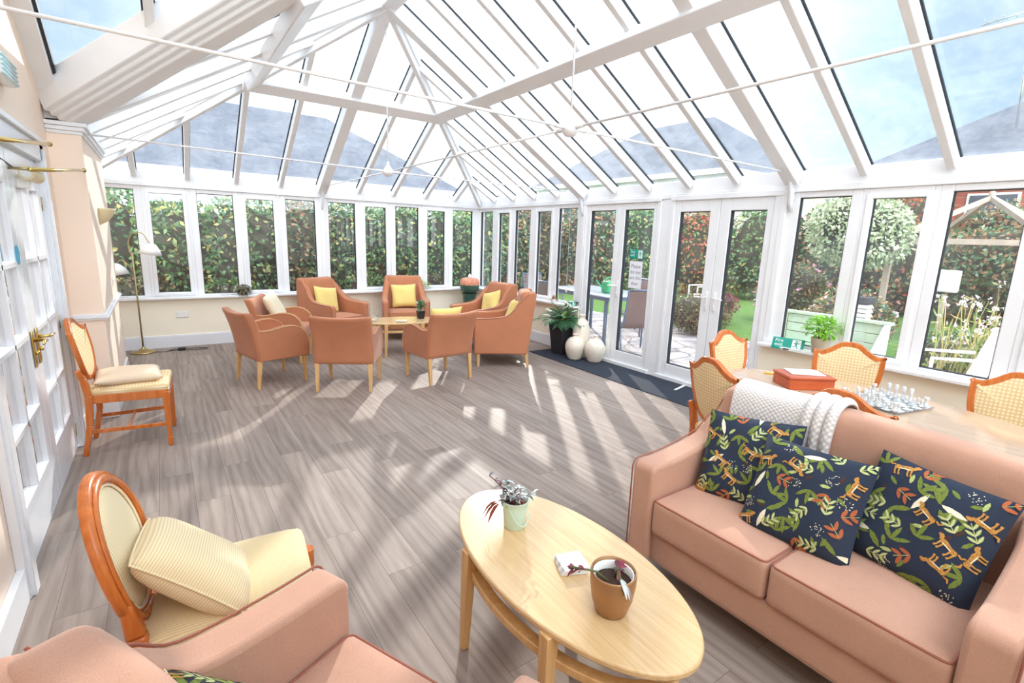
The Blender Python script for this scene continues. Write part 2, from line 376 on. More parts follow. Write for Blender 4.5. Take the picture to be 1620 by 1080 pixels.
M['leaf_silver'] = foliage('silver_striped_leaves', [(60, 72, 70), (124, 134, 130), (196, 200, 198), (96, 66, 72)], 0.25, 0.1)
M['leaf_rust'] = foliage('rust_leaves', [(150, 66, 44), (120, 60, 50)], 0.4)
M['leaf_purple'] = foliage('purple_leaves', [(110, 40, 90), (140, 60, 70), (90, 44, 60)], 0.35)
M['leaf_cream'] = foliage('cream_spider_leaves', [(214, 214, 150), (150, 176, 96)], 0.4)
M['petal_white'] = foliage('white_pink_petals', [(250, 246, 244), (242, 214, 222), (226, 190, 200)], 0.6, 0.3)
M['petal_pink'] = foliage('pink_petals', [(226, 150, 180), (240, 180, 200)], 0.6, 0.3)
M['leaf_brown'] = foliage('dry_brown_leaves', [(150, 110, 84), (190, 150, 120)], 0.7)

# ------------------------------------------------------------ mesh helpers
class MB:
    def __init__(s): s.v = []; s.f = []; s.m = []; s.uv = None
    def add(s, vs, fs, mi=0):
        o = len(s.v); s.v.extend([tuple(map(float, p)) for p in vs])
        s.f.extend([tuple(i + o for i in f) for f in fs]); s.m.extend([mi] * len(fs)); return s
    def box(s, c, d, rz=0, mi=0):
        hx, hy, hz = d[0] / 2, d[1] / 2, d[2] / 2
        vs = []
        for z in (-hz, hz):
            for x, y in ((-hx, -hy), (hx, -hy), (hx, hy), (-hx, hy)):
                vs.append((c[0] + x * math.cos(rz) - y * math.sin(rz), c[1] + x * math.sin(rz) + y * math.cos(rz), c[2] + z))
        return s.add(vs, [(3, 2, 1, 0), (4, 5, 6, 7), (0, 1, 5, 4), (1, 2, 6, 5), (2, 3, 7, 6), (3, 0, 4, 7)], mi)
    def bb(s, x0, x1, y0, y1, z0, z1, mi=0):
        return s.box(((x0 + x1) / 2, (y0 + y1) / 2, (z0 + z1) / 2), (abs(x1 - x0), abs(y1 - y0), abs(z1 - z0)), 0, mi)
    def beam(s, p, q, wd, h, up=(0, 0, 1), w2=None, h2=None, off=0.0, mi=0):
        # a squared bar from p to q; its top face lies at the line p-q shifted by off along up
        p, q = Vector(p), Vector(q); d = (q - p).normalized(); up = Vector(up)
        sd = d.cross(up).normalized(); u = sd.cross(d).normalized()
        w2 = wd if w2 is None else w2; h2 = h if h2 is None else h2
        vs = []
        for a, ww, hh in ((p, wd, h), (q, w2, h2)):
            for sx, sz in ((-1, -1), (1, -1), (1, 1), (-1, 1)):
                vs.append(a + sd * sx * ww / 2 + u * (off + (0 if sz > 0 else -hh)))
        return s.add(vs, [(3, 2, 1, 0), (4, 5, 6, 7), (0, 1, 5, 4), (1, 2, 6, 5), (2, 3, 7, 6), (3, 0, 4, 7)], mi)
    def bar(s, p, q, a, b=None, mi=0):
        # centred square bar tapering from side a to side b
        b = a if b is None else b; p, q = Vector(p), Vector(q); d = (q - p).normalized()
        up = Vector((0, 0, 1)) if abs(d.z) < 0.9 else Vector((0, 1, 0))
        sd = d.cross(up).normalized(); u = sd.cross(d)
        vs = []
        for c, k in ((p, a), (q, b)):
            for sx, sz in ((-1, -1), (1, -1), (1, 1), (-1, 1)): vs.append(c + sd * sx * k / 2 + u * sz * k / 2)
        return s.add(vs, [(3, 2, 1, 0), (4, 5, 6, 7), (0, 1, 5, 4), (1, 2, 6, 5), (2, 3, 7, 6), (3, 0, 4, 7)], mi)
    def tube(s, pts, r, n=8, closed=False, mi=0, flat=None):
        pts = [Vector(p) for p in pts]; N = len(pts)
        rs = r if isinstance(r, (list, tuple)) else [r] * N
        vs = []; prev = None
        for i, p in enumerate(pts):
            if closed: t = (pts[(i + 1) % N] - pts[i - 1]).normalized()
            else: t = (pts[min(i + 1, N - 1)] - pts[max(i - 1, 0)]).normalized()
            if prev is None:
                a = Vector((0, 0, 1)) if abs(t.z) < 0.9 else Vector((1, 0, 0))
                nn = t.cross(a).normalized()
            else:
                nn = (prev - t * prev.dot(t))
                nn = nn.normalized() if nn.length > 1e-6 else t.orthogonal().normalized()
            prev = nn; b = t.cross(nn)
            for k in range(n):
                a = 2 * PI * k / n
                vs.append(p + nn * math.cos(a) * rs[i] + b * math.sin(a) * rs[i] * (flat or 1))
        fs = []
        for i in range(N if closed else N - 1):
            j = (i + 1) % N
            for k in range(n):
                k2 = (k + 1) % n; fs.append((i * n + k, i * n + k2, j * n + k2, j * n + k))
        if not closed: fs += [tuple(range(n))[::-1], tuple((N - 1) * n + k for k in range(n))]
        return s.add(vs, fs, mi)
    def lathe(s, prof, c=(0, 0, 0), n=28, mi=0, cap=True):
        vs = []
        for r, z in prof:
            for k in range(n):
                a = 2 * PI * k / n; vs.append((c[0] + r * math.cos(a), c[1] + r * math.sin(a), c[2] + z))
        fs = []
        for i in range(len(prof) - 1):
            for k in range(n):
                k2 = (k + 1) % n; fs.append((i * n + k, i * n + k2, (i + 1) * n + k2, (i + 1) * n + k))
        if cap: fs += [tuple(range(n))[::-1], tuple((len(prof) - 1) * n + k for k in range(n))]
        return s.add(vs, fs, mi)
    def prism(s, poly, a, b, plane='xz', mi=0, fn=None):
        # poly in the named plane, extruded along the third axis from a to b
        def P(u, v, t):
            q = {'xz': (u, t, v), 'yz': (t, u, v), 'xy': (u, v, t)}[plane]
            return fn(q) if fn else q
        n = len(poly); vs = [P(u, v, a) for u, v in poly] + [P(u, v, b) for u, v in poly]
        fs = [tuple(range(n)), tuple(range(n, 2 * n))[::-1]] + [(i, i + n, (i + 1) % n + n, (i + 1) % n) for i in range(n)]
        return s.add(vs, fs, mi)
    def rbox(s, c, d, r=0.03, n=8, puff=(0, 0), fn=None, mi=0):
        h = np.array(d) / 2.0; r = min(r, h.min() * 0.999)
        ids = {}; vs = []
        t = np.linspace(-1, 1, n + 1)
        # denser near the edges
        t = np.sign(t) * (1 - (1 - np.abs(t)) ** 1.6)
        def P(x, y, z):
            k = (round(x, 5), round(y, 5), round(z, 5))
            if k not in ids:
                p = np.array([x * h[0], y * h[1], z * h[2]]); inner = np.clip(p, -(h - r), h - r); dd = p - inner
                L = np.linalg.norm(dd)
                q = inner + dd / L * r if L > 1e-9 else p
                w_ = (1 - x * x) * (1 - y * y)
                q = q.copy()
                if z > 0: q[2] += puff[0] * w_ * z
                else: q[2] += puff[1] * w_ * z
                q = q + np.array(c)
                ids[k] = len(vs); vs.append(tuple(fn(q)) if fn else tuple(q))
            return ids[k]
        fs = []
        for i in range(n):
            for j in range(n):
                a0, a1, b0, b1 = t[i], t[i + 1], t[j], t[j + 1]
                fs.append((P(a0, b0, 1), P(a1, b0, 1), P(a1, b1, 1), P(a0, b1, 1)))
                fs.append((P(a0, b1, -1), P(a1, b1, -1), P(a1, b0, -1), P(a0, b0, -1)))
                fs.append((P(a0, -1, b0), P(a1, -1, b0), P(a1, -1, b1), P(a0, -1, b1)))
                fs.append((P(a1, 1, b0), P(a0, 1, b0), P(a0, 1, b1), P(a1, 1, b1)))
                fs.append((P(-1, a1, b0), P(-1, a0, b0), P(-1, a0, b1), P(-1, a1, b1)))
                fs.append((P(1, a0, b0), P(1, a1, b0), P(1, a1, b1), P(1, a0, b1)))
        return s.add(vs, fs, mi)
    def grid(s, fn, nu, nv, mi=0, closed_u=False):
        vs = [fn(i / nu, j / nv) for i in range(nu + 1) for j in range(nv + 1)]
        fs = [(i * (nv + 1) + j, (i + 1) * (nv + 1) + j, (i + 1) * (nv + 1) + j + 1, i * (nv + 1) + j + 1) for i in range(nu) for j in range(nv)]
        return s.add(vs, fs, mi)
    def build(s, name, mat, parent=None, smooth=False, bevel=0, seg=2, sub=0):
        me = bpy.data.meshes.new(name); me.from_pydata(s.v, [], s.f)
        mats = mat if isinstance(mat, (list, tuple)) else [mat]
        for x in mats: me.materials.append(M[x] if isinstance(x, str) else x)
        if len(mats) > 1: me.polygons.foreach_set('material_index', s.m)
        if smooth: me.polygons.foreach_set('use_smooth', [True] * len(me.polygons))
        me.update()
        o = bpy.data.objects.new(name, me); COL.objects.link(o)
        if parent is not None: o.parent = parent
        if bevel:
            b = o.modifiers.new('bevel', 'BEVEL'); b.width = bevel; b.segments = seg; b.limit_method = 'ANGLE'; b.angle_limit = R(35)
            me.polygons.foreach_set('use_smooth', [True] * len(me.polygons))
            b.harden_normals = False
            me.set_sharp_from_angle(angle=R(50)) if not smooth else None
        elif smooth == 'auto':
            me.set_sharp_from_angle(angle=R(40))
        if sub:
            m_ = o.modifiers.new('subdivision', 'SUBSURF'); m_.levels = sub; m_.render_levels = sub
        return o
def thing(name, label, cat, loc=(0, 0, 0), rz=0, group=None):
    o = bpy.data.objects.new(name, None); COL.objects.link(o)
    o.location = loc; o.rotation_euler = (0, 0, rz); o.empty_display_size = 0.1
    o['label'] = label; o['category'] = cat
    if group: o['group'] = group
    return o
def tag(o, label, cat, group=None, kind=None):
    o['label'] = label; o['category'] = cat
    if group: o['group'] = group
    if kind: o['kind'] = kind
    return o
def struct(o, label=None):
    o['kind'] = 'structure'
    if label: o['label'] = label
    return o
def copy_tree(o, parent=None):
    c = o.copy(); COL.objects.link(c)
    if parent is not None: c.parent = parent
    for ch in [x for x in bpy.data.objects if x.parent == o and x != c]:
        copy_tree(ch, c)
    return c
def dup(root, loc, rz, label, group=None):
    c = copy_tree(root); c.location = loc; c.rotation_euler = (0, 0, rz); c['label'] = label
    if group: c['group'] = group
    return c
def smooth_poly(pts, n=6, closed=False):
    # Catmull-Rom through the points
    P = [np.array(p, float) for p in pts]; N = len(P); out_ = []
    rng = range(N) if closed else range(N - 1)
    for i in rng:
        p0 = P[i - 1] if (closed or i > 0) else P[0]; p1 = P[i]; p2 = P[(i + 1) % N]
        p3 = P[(i + 2) % N] if (closed or i + 2 < N) else P[-1]
        for k in range(n):
            t = k / n
            out_.append(tuple(0.5 * ((2 * p1) + (-p0 + p2) * t + (2 * p0 - 5 * p1 + 4 * p2 - p3) * t * t + (-p0 + 3 * p1 - 3 * p2 + p3) * t ** 3)))
    if not closed: out_.append(tuple(P[-1]))
    return out_
# ------------------------------------------------------------ room shell
XL = -5.67           # left eave line
YE = -9.6            # end of the room behind the camera
K = 0.593            # roof slope
Z0 = 2.28            # glass height at the eave
W2 = 2.835           # half width
ZR = Z0 + K * W2     # ridge
YV = -2.6            # where the left cross roof starts
YC = YV - W2         # its ridge
S_ = 0.567           # rafter spacing

struct(MB().bb(-5.53, 0.06, YE, 0.06, -0.12, 0).bb(XL, -5.53, -3.0, 0.06, -0.12, 0).build('floor', 'floor'), 'grey brown oak effect plank floor')

# back and right low walls with sills
struct(MB().bb(XL - 0.12, 0.12, -0.08, 0.10, 0, 0.655).build('wall_back', 'wall'), 'cream low wall under the far windows')
struct(MB().bb(-0.08, 0.10, -2.88, -0.08, 0, 0.655).bb(-0.08, 0.10, YE, -5.56, 0, 0.655).build('wall_right', 'wall'), 'cream low wall under the garden side windows')
struct(MB().bb(XL, -0.02, -0.175, 0.03, 0.655, 0.685).build('trim_1', 'sill', bevel=0.006), 'white window board along the far windows')
struct(MB().bb(-0.175, 0.03, -2.88, -0.175, 0.655, 0.685).build('trim_2', 'sill', bevel=0.006), 'white window board beside the palm')
struct(MB().bb(-0.175, 0.03, YE, -5.58, 0.655, 0.685).build('trim_3', 'sill', bevel=0.006), 'white window board behind the dining table')
def skirting(name, a, b, y0, y1, lab):
    m = MB()
    if abs(a - b) > 0.06: m.bb(a, b, y0, y0 - 0.018, 0, 0.15); m.bb(a, b, y0, y0 - 0.012, 0.15, 0.165)
    else: m.bb(a, a - 0.018, y0, y1, 0, 0.15); m.bb(a, a - 0.012, y0, y1, 0.15, 0.165)
    struct(m.build(name, 'gloss_white'), lab)
skirting('baseboard_back', XL, -0.1, -0.08, -0.08, 'white skirting under the far windows')
skirting('baseboard_right', -0.08, -0.08, -2.88, -0.1, 'white skirting on the short garden side wall')
skirting('baseboard_right', -0.08, -0.08, YE, -5.56, 'white skirting behind the dining table')

# window runs. a coordinate t runs from 0 along the wall; fixed panes and opening sashes
wn = [0]
def place(axis):
    # axis 'b': back wall (t = -x), 'r': right wall (t = -y)
    return (lambda t, d, z: (-t, d, z)) if axis == 'b' else (lambda t, d, z: (d, -t, z))
def frame_box(m, P, t0, t1, d0, d1, z0, z1, mi=0):
    a = P(t0, d0, z0); b = P(t1, d1, z1)
    m.bb(min(a[0], b[0]), max(a[0], b[0]), min(a[1], b[1]), max(a[1], b[1]), z0, z1, mi)
def window(axis, t0, t1, g0, g1, sash, lab, zt=2.05, zb=0.705, mat='pane', top=2.10):
    """outer frame t0..t1, glass g0..g1"""
    wn[0] += 1; P = place(axis); m = MB()
    zg0, zg1 = (zb, zt) if not sash else (zb + 0.03, zt - 0.03)
    # outer frame
    frame_box(m, P, t0, g0 - (0.035 if sash else 0), -0.035, 0.035, 0.685, top)
    frame_box(m, P, g1 + (0.035 if sash else 0), t1, -0.035, 0.035, 0.685, top)
    e_ = 0.035 if sash else 0
    frame_box(m, P, g0 - e_, g1 + e_, -0.035, 0.035, 0.685, zg0 - (0.022 if sash else 0))
    frame_box(m, P, g0 - e_, g1 + e_, -0.035, 0.035, zg1 + (0.03 if sash else 0), top)
    o = struct(m.build('window_%d' % wn[0], 'upvc', bevel=0.006), lab)
    if sash:
        s = MB()
        frame_box(s, P, g0 - 0.042, g0 + 0.004, -0.052, 0.03, zg0 - 0.028, zg1 + 0.036)
        frame_box(s, P, g1 - 0.004, g1 + 0.042, -0.052, 0.03, zg0 - 0.028, zg1 + 0.036)
        frame_box(s, P, g0 + 0.004, g1 - 0.004, -0.052, 0.03, zg0 - 0.028, zg0 + 0.004)
        frame_box(s, P, g0 + 0.004, g1 - 0.004, -0.052, 0.03, zg1 - 0.004, zg1 + 0.036)
        s.build('opening_sash', 'upvc', o, bevel=0.006)
    k = MB(); q = 0.006
    for a, b, c, d in ((g0, g0 + q, zg0, zg1), (g1 - q, g1, zg0, zg1), (g0, g1, zg0, zg0 + q), (g0, g1, zg1 - q, zg1)):
        frame_box(k, P, a, b, -0.02, 0.02, c, d)
    k.build('gasket', 'gasket', o)
    a = MB(); a.add([P(g0, 0, zg0), P(g1, 0, zg0), P(g1, 0, zg1), P(g0, 0, zg1)], [(0, 1, 2, 3)])
    a.build('pane', mat, o)
    return o
back = [(0.189, 0.590, 0), (0.752, 1.097, 1), (1.250, 1.662, 0), (1.825, 2.177, 1), (2.329, 2.738, 0),
        (2.934, 3.348, 0), (3.509, 3.873, 1), (4.021, 4.451, 0), (4.606, 4.973, 1), (5.128, 5.54, 0)]
right = [(0.062, 0.475, 0), (0.674, 1.016, 1), (1.167, 1.591, 0), (1.774, 2.134, 1), (2.288, 2.704, 0)]
right2 = [(5.728, 6.155, 0), (6.316, 6.682, 1), (6.832, 7.25, 0), (7.42, 7.79, 1), (7.94, 8.37, 0), (8.54, 8.91, 1), (9.06, 9.48, 0)]
def run(axis, lst, a, b, words):
    ed = [a] + [(lst[i][1] + lst[i + 1][0]) / 2 for i in range(len(lst) - 1)] + [b]
    for i, (g0, g1, s) in enumerate(lst):
        window(axis, ed[i], ed[i + 1], g0, g1, s, words % ('opening' if s else 'fixed', i + 1))
run('b', back, 0.04, 5.67, 'white framed %s window in the far wall, place %d counted from the corner')
run('r', right, 0.04, 2.86, 'white framed %s window in the side wall, place %d counted from the corner')
run('r', right2, 5.58, 9.6, 'white framed %s window behind the dining table, place %d counted from the doors')
struct(MB().bb(-0.05, 0.06, -0.05, 0.06, 0, 2.14).build('trim_4', 'upvc', bevel=0.01), 'white corner post')
# mullion covers that stand proud between the lights
mm = MB()
for t in (2.835,): mm.bb(-t - 0.03, -t + 0.03, -0.06, -0.03, 0.685, 2.12)
for t in (2.85, 5.60): mm.bb(-0.065, -0.03, -t - 0.03, -t + 0.03, 0.0 if t < 3 else 0.685, 2.12)
struct(mm.build('trim_5', 'upvc', bevel=0.006), 'white cover strips over the principal mullions')

# garden doors
def garden_door(n, t0, t1, g0, g1, zt, lab, hinge_low, handle_t):
    P = place('r'); m = MB()
    frame_box(m, P, t0, g0, -0.045, 0.03, 0.05, 2.075); frame_box(m, P, g1, t1, -0.045, 0.03, 0.05, 2.075)
    frame_box(m, P, g0, g1, -0.045, 0.03, 0.05, 0.193); frame_box(m, P, g0, g1, -0.045, 0.03, zt, 2.075)
    o = struct(m.build('door_%d' % n, 'upvc', bevel=0.006), lab)
    k = MB(); q = 0.007
    for a, b, c, d in ((g0, g0 + q, 0.193, zt), (g1 - q, g1, 0.193, zt), (g0, g1, 0.193, 0.2), (g0, g1, zt - q, zt)): frame_box(k, P, a, b, -0.03, 0.02, c, d)
    k.build('gasket', 'gasket', o)
    MB().add([P(g0, 0, 0.193), P(g1, 0, 0.193), P(g1, 0, zt), P(g0, 0, zt)], [(0, 1, 2, 3)]).build('pane', 'door_pane', o)
    if handle_t:
        ht, sgn = handle_t
        h = MB(); h.rbox((-0.052, -ht, 1.0), (0.012, 0.028, 0.22), 0.006, 4)
        h.tube([(-0.055, -ht, 1.04), (-0.095, -ht, 1.04), (-0.10, -ht - sgn * 0.02, 1.04), (-0.10, -ht - sgn * 0.12, 1.035)], 0.008, 8)
        h.tube([(-0.055, -ht, 0.95), (-0.064, -ht, 0.95)], 0.009, 10)
        h.build('handle', 'white_plastic', o, smooth=True)
    return o
door_1 = garden_door(1, 2.91, 3.515, 2.985, 3.44, 1.997, 'left leaf of the garden doors behind the vases', 0, None)
door_2 = garden_door(2, 3.52, 4.125, 3.602, 4.057, 1.997, 'garden door leaf that carries the fire exit sign and notice', 0, (3.56, -1))
door_3 = garden_door(3, 4.36, 4.93, 4.432, 4.817, 1.953, 'left leaf of the nearer pair of garden doors', 0, (4.885, -1))
door_4 = garden_door(4, 4.935, 5.51, 5.052, 5.438, 1.953, 'right leaf of the nearer pair of garden doors', 0, (4.985, 1))
m = MB()
for a, b in ((2.86, 2.91), (4.125, 4.175), (4.31, 4.36), (5.51, 5.60)): m.bb(-0.06, 0.05, -b, -a, 0, 2.12)
m.bb(-0.05, 0.05, -4.31, -4.175, 0, 2.12)
m.bb(-0.07, 0.05, -4.175, -2.86, 2.075, 2.13); m.bb(-0.07, 0.05, -5.60, -4.31, 2.075, 2.13)
m.bb(-0.075, 0.09, -4.18, -2.86, 0, 0.05); m.bb(-0.075, 0.09, -5.6, -4.305, 0, 0.05)
struct(m.build('trim_6', 'upvc', bevel=0.006), 'white frames and thresholds of the garden doors')

# eaves boards between window heads and roof glass
m = MB()
m.bb(XL, 0.07, -0.06, 0.08, 2.10, 2.155); m.bb(XL, 0.07, -0.045, 0.08, 2.155, 2.29)
m.bb(-0.06, 0.08, YE, 0.07, 2.10, 2.155); m.bb(-0.045, 0.08, YE, 0.07, 2.155, 2.29)
m.bb(XL - 0.06, XL + 0.03, -2.9, 0.0, 2.30, 2.40)
struct(m.build('trim_7', 'upvc', bevel=0.005), 'white eaves board above the windows')

# left side: short wall to the column, the column, and the house wall with the inner doors
struct(MB().bb(XL - 0.1, XL, -1.25, 0.06, 0, 2.3).build('wall_left', 'pink_wall'), 'peach wall hidden behind the column')
m = MB(); m.bb(XL - 0.1, -5.33, -2.92, -1.2, 0, 2.36)
struct(m.build('wall_column', 'pink_wall'), 'peach pier at the left of the room')
# cornice, boxed head and dado on the pier
m = MB()
for i, (o_, z0, z1) in enumerate(((0.012, 2.26, 2.285), (0.028, 2.285, 2.315), (0.044, 2.315, 2.345))):
    m.bb(-5.53, -5.33 + o_, -2.92 - o_, -1.2, z0, z1)
m.bb(-5.53, -5.33, -2.92, -1.2, 2.345, 2.52)
struct(m.build('trim_8', 'gloss_white', bevel=0.004), 'white cornice and boxed head on the pier')
m = MB()
for o_, z0, z1 in ((0.02, 0.835, 0.85), (0.032, 0.85, 0.872), (0.016, 0.872, 0.885)):
    m.bb(-5.53, -5.33 + o_, -2.92 - o_, -1.2, z0, z1)
struct(m.build('trim_9', 'gloss_white', bevel=0.004), 'white dado rail around the pier')
m = MB(); m.bb(-5.53, -5.312, -2.938, -1.2, 0, 0.15)
struct(m.build('baseboard_left', 'gloss_white', bevel=0.003), 'white skirting around the pier')
# house wall: opening y -5.30 .. -3.54, z 0 .. 2.0
m = MB()
m.bb(-5.72, -5.53, -3.54, -2.92, 0, 2.02); m.bb(-5.72, -5.53, YE, -5.32, 0, 2.02); m.bb(-5.72, -5.53, YE, -2.92, 2.02, 5.2)
m.bb(-5.72, -5.53, -2.92, -2.60, 2.3, 5.2)
struct(m.build('wall_left', 'pink_wall'), 'peach house wall with the inner doors')
# end wall
struct(MB().bb(-5.72, 0.1, YE - 0.15, YE, 0, 2.3).build('wall_front', 'wall'), 'cream wall behind the camera')
# architrave round the inner doors
m = MB()
for a, b in ((-3.56, -3.44), (-5.44, -5.30)): m.bb(-5.53, -5.495, a, b, 0, 2.1); m.bb(-5.53, -5.48, a + 0.02, b - 0.05, 0, 2.07)
m.bb(-5.53, -5.495, -5.44, -3.44, 1.99, 2.10); m.bb(-5.53, -5.475, -5.46, -3.42, 2.10, 2.13)
m.bb(-5.62, -5.53, -3.56, -3.53, 0, 2.0); m.bb(-5.62, -5.53, -5.33, -5.30, 0, 2.0); m.bb(-5.62, -5.53, -5.33, -3.53, 1.975, 2.0)
struct(m.build('trim_10', 'gloss_white', bevel=0.004), 'white architrave around the inner doors')
struct(MB().bb(-5.53, -5.50, -3.44, -2.95, 0, 0.15).bb(-5.53, -5.50, YE, -5.44, 0, 0.15).build('baseboard_left', 'gloss_white', bevel=0.003), 'white skirting on the house wall')
def inner_door(n, y0, y1, lab):
    # y0 < y1, 2 x 4 lights
    m = MB(); x0, x1 = -5.565, -5.525
    st = 0.135; zb, zt = 0.29, 1.79
    m.bb(x0, x1, y0, y0 + st, 0.012, 1.975); m.bb(x0, x1, y1 - st + 0.03, y1, 0.012, 1.975)
    gy0, gy1 = y0 + st, y1 - st + 0.03
    m.bb(x0, x1, gy0, gy1, 0.012, zb); m.bb(x0, x1, gy0, gy1, zt, 1.975)
    o = struct(m.build('door_%d' % n, 'gloss_white', bevel=0.004), lab)
    b = MB(); cy = (gy0 + gy1) / 2
    b.bb(x0 - 0.003, x1 + 0.003, cy - 0.014, cy + 0.014, zb, zt)
    for k in (0.61, 1.0, 1.385): b.bb(x0 - 0.003, x1 + 0.003, gy0, gy1, k - 0.014, k + 0.014)
    b.build('glazing_bars', 'gloss_white', o, bevel=0.003)
    MB().add([(-5.55, gy0, zb), (-5.55, gy1, zb), (-5.55, gy1, zt), (-5.55, gy0, zt)], [(0, 1, 2, 3)]).build('pane', 'pane', o)
    return o
d5 = inner_door(5, -4.428, -3.555, 'white glazed inner door leaf nearest the pier')
d6 = inner_door(6, -5.305, -4.432, 'white glazed inner door leaf nearest the camera')
def hinge(y, z, par):
    h = MB(); h.tube([(-5.52, y, z - 0.045), (-5.52, y, z + 0.045)], 0.008, 8); h.bb(-5.527, -5.522, y - 0.03, y + 0.004, z - 0.045, z + 0.045)
    for k in (-0.03, 0, 0.03): h.tube([(-5.52, y, z + k - 0.004), (-5.52, y, z + k + 0.004)], 0.0095, 8)
    h.build('hinge', 'brass', par, smooth=True)
for z in (0.14, 0.93, 1.72): hinge(-3.55, z, d5)
for z in (0.14, 0.93, 1.72): hinge(-5.31, z, d6)
def lever(y, par, s):
    h = MB(); h.rbox((-5.519, y, 0.92), (0.01, 0.04, 0.20), 0.005, 5)
    h.tube([(-5.515, y, 0.97), (-5.47, y, 0.97), (-5.462, y + s * 0.015, 0.97), (-5.465, y + s * 0.06, 0.972), (-5.46, y + s * 0.11, 0.965)], [0.012, 0.008, 0.009, 0.008, 0.006], 10)
    h.tube([(-5.515, y, 0.90), (-5.50, y, 0.90)], 0.012, 10)
    h.build('handle', 'brass', par, smooth=True)
lever(-4.37, d5, 1); lever(-4.49, d6, -1)
# room beyond the inner doors
m = MB(); m.bb(-7.6, -5.72, -6.2, -2.8, -0.1, 0.0)
struct(m.build('floor', 'floor'), 'floor of the room beyond the inner doors')
m = MB(); m.bb(-7.7, -7.6, -6.2, -2.8, 0, 2.6); m.bb(-7.6, -5.72, -2.9, -2.8, 0, 2.6); m.bb(-7.6, -5.72, -6.2, -6.1, 0, 2.6); m.bb(-7.6, -5.72, -6.2, -2.8, 2.6, 2.7)
struct(m.build('wall_hallway', 'gloss_white'), 'pale walls beyond the inner doors')
m = MB(); m.bb(-7.3, -6.9, -5.6, -4.3, 0.001, 0.8)
tag(m.build('hall_cupboard', 'brick', bevel=0.01), 'reddish brown cupboard seen faintly through the inner doors', 'cupboard')

# ------------------------------------------------------------ glazed roof
roof = bpy.data.objects.new('ceiling', None); COL.objects.link(roof); roof['kind'] = 'structure'
roof['label'] = 'pitched glass conservatory roof with white rafters'
def zA(x, y): return Z0 + K * (x - XL)
def zR_(x, y): return Z0 - K * x
def zB(x, y): return Z0 - K * y
def zF(x, y): return Z0 + 0.12 + K * (YV - y)
def zG(x, y): return Z0 + 0.12 + K * (y - (YC - W2))
planes = {'right': zR_, 'left': zA, 'back': zB, 'crossf': zF, 'crossb': zG}
nrm = {'right': (K, 0, 1), 'left': (-K, 0, 1), 'back': (0, K, 1), 'crossf': (0, K, 1), 'crossb': (0, -K, 1)}
def rafter(pl, a, b, wd=0.06, h=0.10, name='rafter'):
    z = planes[pl]; p = (a[0], a[1], z(*a)); q = (b[0], b[1], z(*b))
    MB().beam(p, q, wd, h, nrm[pl], off=-0.012).build(name, 'upvc', roof, bevel=0.008)
    # dark glazing gaskets along both top edges
    p, q = Vector(p), Vector(q); d = (q - p).normalized(); sd = d.cross(Vector(nrm[pl]).normalized()).normalized()
    g = MB()
    for s in (-1, 1): g.beam(p + sd * s * (wd / 2 + 0.005), q + sd * s * (wd / 2 + 0.005), 0.012, 0.014, nrm[pl], off=-0.002)
    g.build('gasket', 'gasket', roof)
def clip(poly, a, b, c):  # keep a*x+b*y<=c
    o = []
    for i in range(len(poly)):
        p, q = poly[i], poly[(i + 1) % len(poly)]
        fp, fq = a * p[0] + b * p[1] - c, a * q[0] + b * q[1] - c
        if fp <= 1e-9: o.append(p)
        if (fp < 0) != (fq < 0) and abs(fp - fq) > 1e-12:
            t = fp / (fp - fq); o.append((p[0] + t * (q[0] - p[0]), p[1] + t * (q[1] - p[1])))
    return o
def pane(pl, poly):
    if len(poly) < 3: return
    area = abs(sum(poly[i][0] * poly[(i + 1) % len(poly)][1] - poly[(i + 1) % len(poly)][0] * poly[i][1] for i in range(len(poly)))) / 2
    if area < 0.01: return
    z = planes[pl]
    MB().add([(x, y, z(x, y)) for x, y in poly], [tuple(range(len(poly)))]).build('roof_pane', 'roof_pane', roof)
# right slope
nk = int(-YE / S_)
for k in range(1, nk + 1):
    y = -S_ * k; d = min(S_ * k, W2)
    pr = k % 5 == 0
    rafter('right', (-0.02, y), (-d, y), 0.12 if pr else 0.058, 0.15 if pr else 0.10, 'principal_rafter' if pr else 'rafter')
for k in range(0, nk + 1):
    y1, y0 = -S_ * k, max(-S_ * (k + 1), YE)
    pane('right', clip([(0.06, y0), (0.06, y1), (-W2, y1), (-W2, y0)], -1, 1, 0.0) if y1 > -W2 else [(0.06, y0), (0.06, y1), (-W2, y1), (-W2, y0)])
# back slope
for k in range(1, 10):
    x = -S_ * k; d = min(S_ * k, 5.67 - S_ * k); pr = k == 5
    rafter('back', (x, -0.02), (x, -d), 0.13 if pr else 0.058, 0.15 if pr else 0.10, 'principal_rafter' if pr else 'rafter')
for k in range(0, 10):
    x1, x0 = -S_ * k, -S_ * (k + 1)
    p = [(x0, 0.06), (x0, -W2), (x1, -W2), (x1, 0.06)]
    p = clip(p, 1, -1, 0.0); p = clip(p, -1, -1, 5.67)
    pane('back', p)
